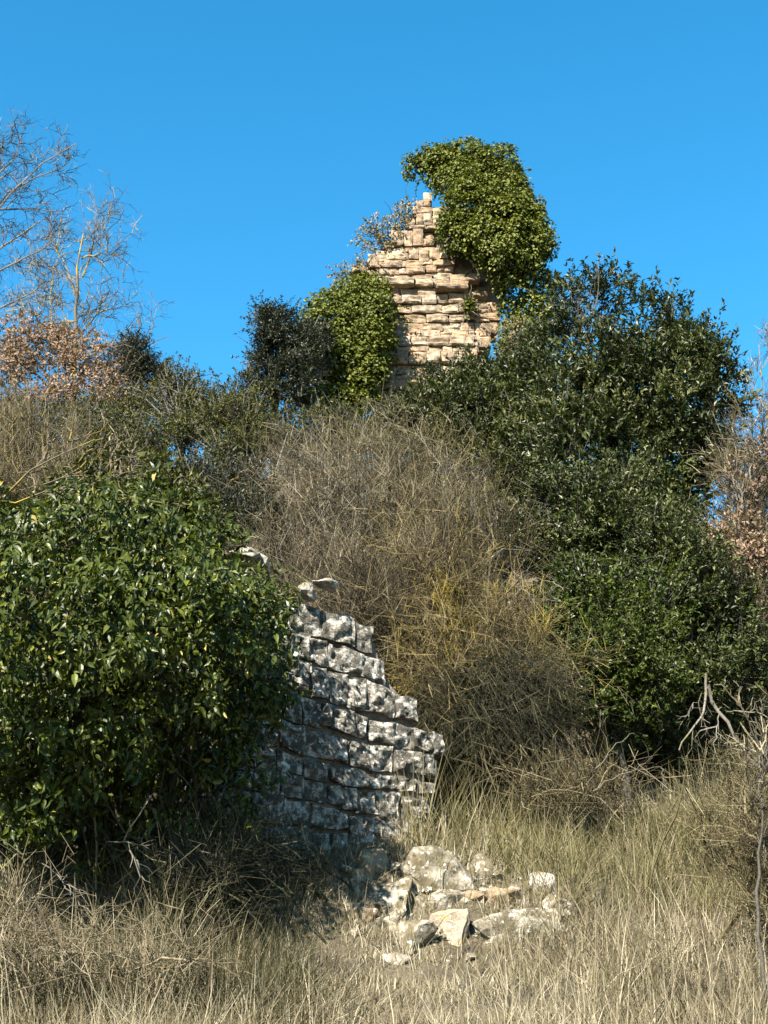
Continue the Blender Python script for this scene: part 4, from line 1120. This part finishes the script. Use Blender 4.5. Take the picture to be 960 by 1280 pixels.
# ---- low brush in front
brush('broom_shrub', 'dark green wiry broom shrub in the shade before the wall foot', 'shrub',
      [(295, 1092, 60, 32, 11.7), (245, 1110, 50, 28, 11.4), (345, 1080, 46, 28, 12.1)],
      [(240, 11.5), (290, 11.6), (340, 12.0), (370, 12.2)], 150, 4, 2, 'twig_dark', 81, r0=0.006, arch=0.45, l1=(0.2, 0.5), up1=0.3)
brush('bramble', 'tangled dry bramble in the lower left corner of the slope', 'shrub',
      [(100, 1180, 110, 50, 10.2), (200, 1180, 80, 45, 10.4), (60, 1230, 90, 50, 9.8), (190, 1230, 90, 45, 9.8), (20, 1150, 50, 60, 10.4)],
      [(40, 10.2), (110, 10.3), (180, 10.3), (230, 10.3)], 40, 7, 3, 'straw_twig', 82, r0=0.006, arch=0.5, l1=(0.2, 0.5), l2=(0.1, 0.25), up1=0.15, ang=0.9)
brush('broom_shrub', 'half green broom shrub on the bank right of the wall foot', 'shrub',
      [(720, 985, 60, 24, 13.6), (670, 995, 50, 24, 13.4), (765, 990, 40, 24, 13.7)],
      [(680, 13.8), (720, 13.9), (760, 14.0)], 60, 6, 3, 'twig_olive', 83, r0=0.005, arch=0.4, l1=(0.2, 0.45), up1=0.3)
brush('bramble', 'grey leafless bramble along the right edge of the slope', 'shrub',
      [(940, 985, 44, 40, 12.4), (905, 1010, 50, 26, 12.4), (955, 1090, 20, 70, 11.4)],
      [(900, 12.4), (950, 12.0), (975, 11.6)], 60, 9, 4, 'twig_olive', 84, r0=0.007, arch=0.45, l1=(0.2, 0.5), up1=0.2)

# ------------------------------------------------------------------ grass
def grass(name, n, area, hgt, width, mat, seed, lean=0.25, dens=None):
    rng = np.random.default_rng(seed)
    x = rng.uniform(area[0], area[1], n); y = rng.uniform(area[2], area[3], n)
    keep = np.abs(x) < 0.30 * y + 0.8
    keep &= rng.random(n) < 0.35 + 0.65 * (np.abs(np.sin(np.floor(x * 2.4) * 12.9 + np.floor(y * 2.4) * 78.2) * 437.58) % 1 > 0.25)
    if dens is not None: keep &= rng.random(n) < dens(x, y)
    x, y = x[keep], y[keep]; n = len(x)
    # tufts: blades lean away from their tuft's middle
    cl = np.floor(x * 3.3) * 131.7 + np.floor(y * 3.3) * 57.3
    tu = np.abs(np.sin(cl) * 43758.5) % 1
    z = ground_z(x, y) - 0.02
    h = rng.uniform(hgt[0], hgt[1], n) * (0.45 + 0.9 * tu) * (0.85 + 0.3 * np.sin(x * 1.7 + y))
    a = rng.uniform(0, 2 * np.pi, n); bend = np.abs(rng.normal(0, lean, n)) + 0.05
    d = np.stack([np.cos(a) * bend + 0.08 * np.sin(3 * y + x), np.sin(a) * bend, np.ones(n)], -1)
    d = unit(d)
    b = np.stack([x, y, z], -1)
    e = b + d * h[:, None] + np.stack([np.cos(a), np.sin(a), -0.4 * np.ones(n)], -1) * (h * bend * 0.6)[:, None]
    c = b + d * h[:, None] * 0.55
    t = np.array([0, 0.5, 1.0])[None, :, None]
    C = (1 - t) ** 2 * b[:, None] + 2 * t * (1 - t) * c[:, None] + t ** 2 * e[:, None]
    yaw = rng.uniform(-0.9, 0.9, n)
    s = np.stack([np.cos(yaw), np.sin(yaw), np.zeros(n)], -1)
    w = width * rng.uniform(0.5, 1.4, n)
    wk = np.array([0.8, 0.95, 0.15])[None, :, None] * w[:, None, None]
    V = np.stack([C - s[:, None] * wk, C + s[:, None] * wk], 2).reshape(n, 6, 3)
    f = np.array([[0, 1, 3, 2], [2, 3, 5, 4]])
    Fc = ((np.arange(n) * 6)[:, None, None] + f[None]).reshape(-1, 4)
    fld = 0.5 + 0.25 * np.sin(x * 2.1 + 0.8 * np.sin(y * 1.7)) + 0.25 * np.sin(y * 2.9 + 1.3 * np.sin(x * 1.9))
    rn = np.clip(0.22 * tu + 0.2 * fld + 0.68 * rng.random(n) ** 1.3 - 0.04, 0, 1)
    o = link(name, mesh_np(name, V.reshape(-1, 3), Fc, np.repeat(rn, 6)), M[mat])
    o['kind'] = 'stuff'
    return o


rub = ground_hit(570, 1140)


def off_rubble(x, y):
    q = ((x - rub[0]) / 0.95) ** 2 + ((y - rub[1] - 0.1) / 0.62) ** 2
    s = (x - W_O[0]) * W_N[0] + (y - W_O[1]) * W_N[1]
    u = (x - W_O[0]) * W_D[0] + (y - W_O[1]) * W_D[1]
    wall_ok = (s > 0.15) | (u > 2.3) | (s < -1.0)
    q2 = ((x - rub[0]) / 1.1) ** 2 + ((y - rub[1] + 0.9) / 0.9) ** 2
    return np.where(q < 1, 0.12, np.where(q2 < 1, 0.7, 1.0)) * wall_ok


g1 = grass('dry_grass', 80000, (-4.5, 4.5, 8.0, 15.5), (0.12, 0.36), 0.0032, 'grass', 91, 0.6, lambda x, y: off_rubble(x, y) * np.where((x > 0.9) & (y > 14.2), 0.15, 1.0))
tag(g1, 'dry straw coloured grass covering the slope below the ruin', 'grass', kind='stuff')
g2 = grass('tall_dry_grass', 7000, (-4.0, 4.5, 8.6, 14.5), (0.4, 0.85), 0.0024, 'grass', 92, 0.22, lambda x, y: off_rubble(x, y) * np.clip(0.35 + 0.3 * x, 0.1, 1))
tag(g2, 'tall thin pale grass stalks standing above the dry grass', 'grass', kind='stuff')
g3 = grass('green_grass', 22000, (0.2, 4.5, 12.2, 16.0), (0.3, 0.75), 0.003, 'grass_green', 93, 0.35, lambda x, y: off_rubble(x, y) * 0.8 * np.where((x > 0.9) & (y > 14.2), 0.12, 1.0))
tag(g3, 'half green grass on the bank between the wall and the shrubs', 'grass', kind='stuff')
g6 = grass('wild_grass', 26000, (-4.0, -0.2, 8.6, 12.2), (0.2, 0.6), 0.0026, 'grass', 96, 0.75, lambda x, y: off_rubble(x, y) * smooth(0.2, 1.6, -x))
tag(g6, 'bent tangled straw grass in front of the ivy thicket', 'grass', kind='stuff')
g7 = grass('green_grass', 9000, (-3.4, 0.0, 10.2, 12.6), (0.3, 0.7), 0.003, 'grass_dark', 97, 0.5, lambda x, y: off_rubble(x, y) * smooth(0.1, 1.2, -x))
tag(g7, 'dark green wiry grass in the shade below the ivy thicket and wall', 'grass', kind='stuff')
g4 = grass('hill_grass', 12000, (-9, 9, 15, 27), (0.2, 0.5), 0.006, 'grass', 94, 0.3)
tag(g4, 'dry grass on the hillside under the brush', 'grass', kind='stuff')
g5 = grass('short_grass', 7000, (-0.9, 2.1, rub[1] - 1.3, rub[1] + 1.0), (0.05, 0.22), 0.003, 'grass', 95, 0.6)
tag(g5, 'short sparse dry grass between the fallen stones', 'grass', kind='stuff')
print('TRIS', TRI_COUNT[0])
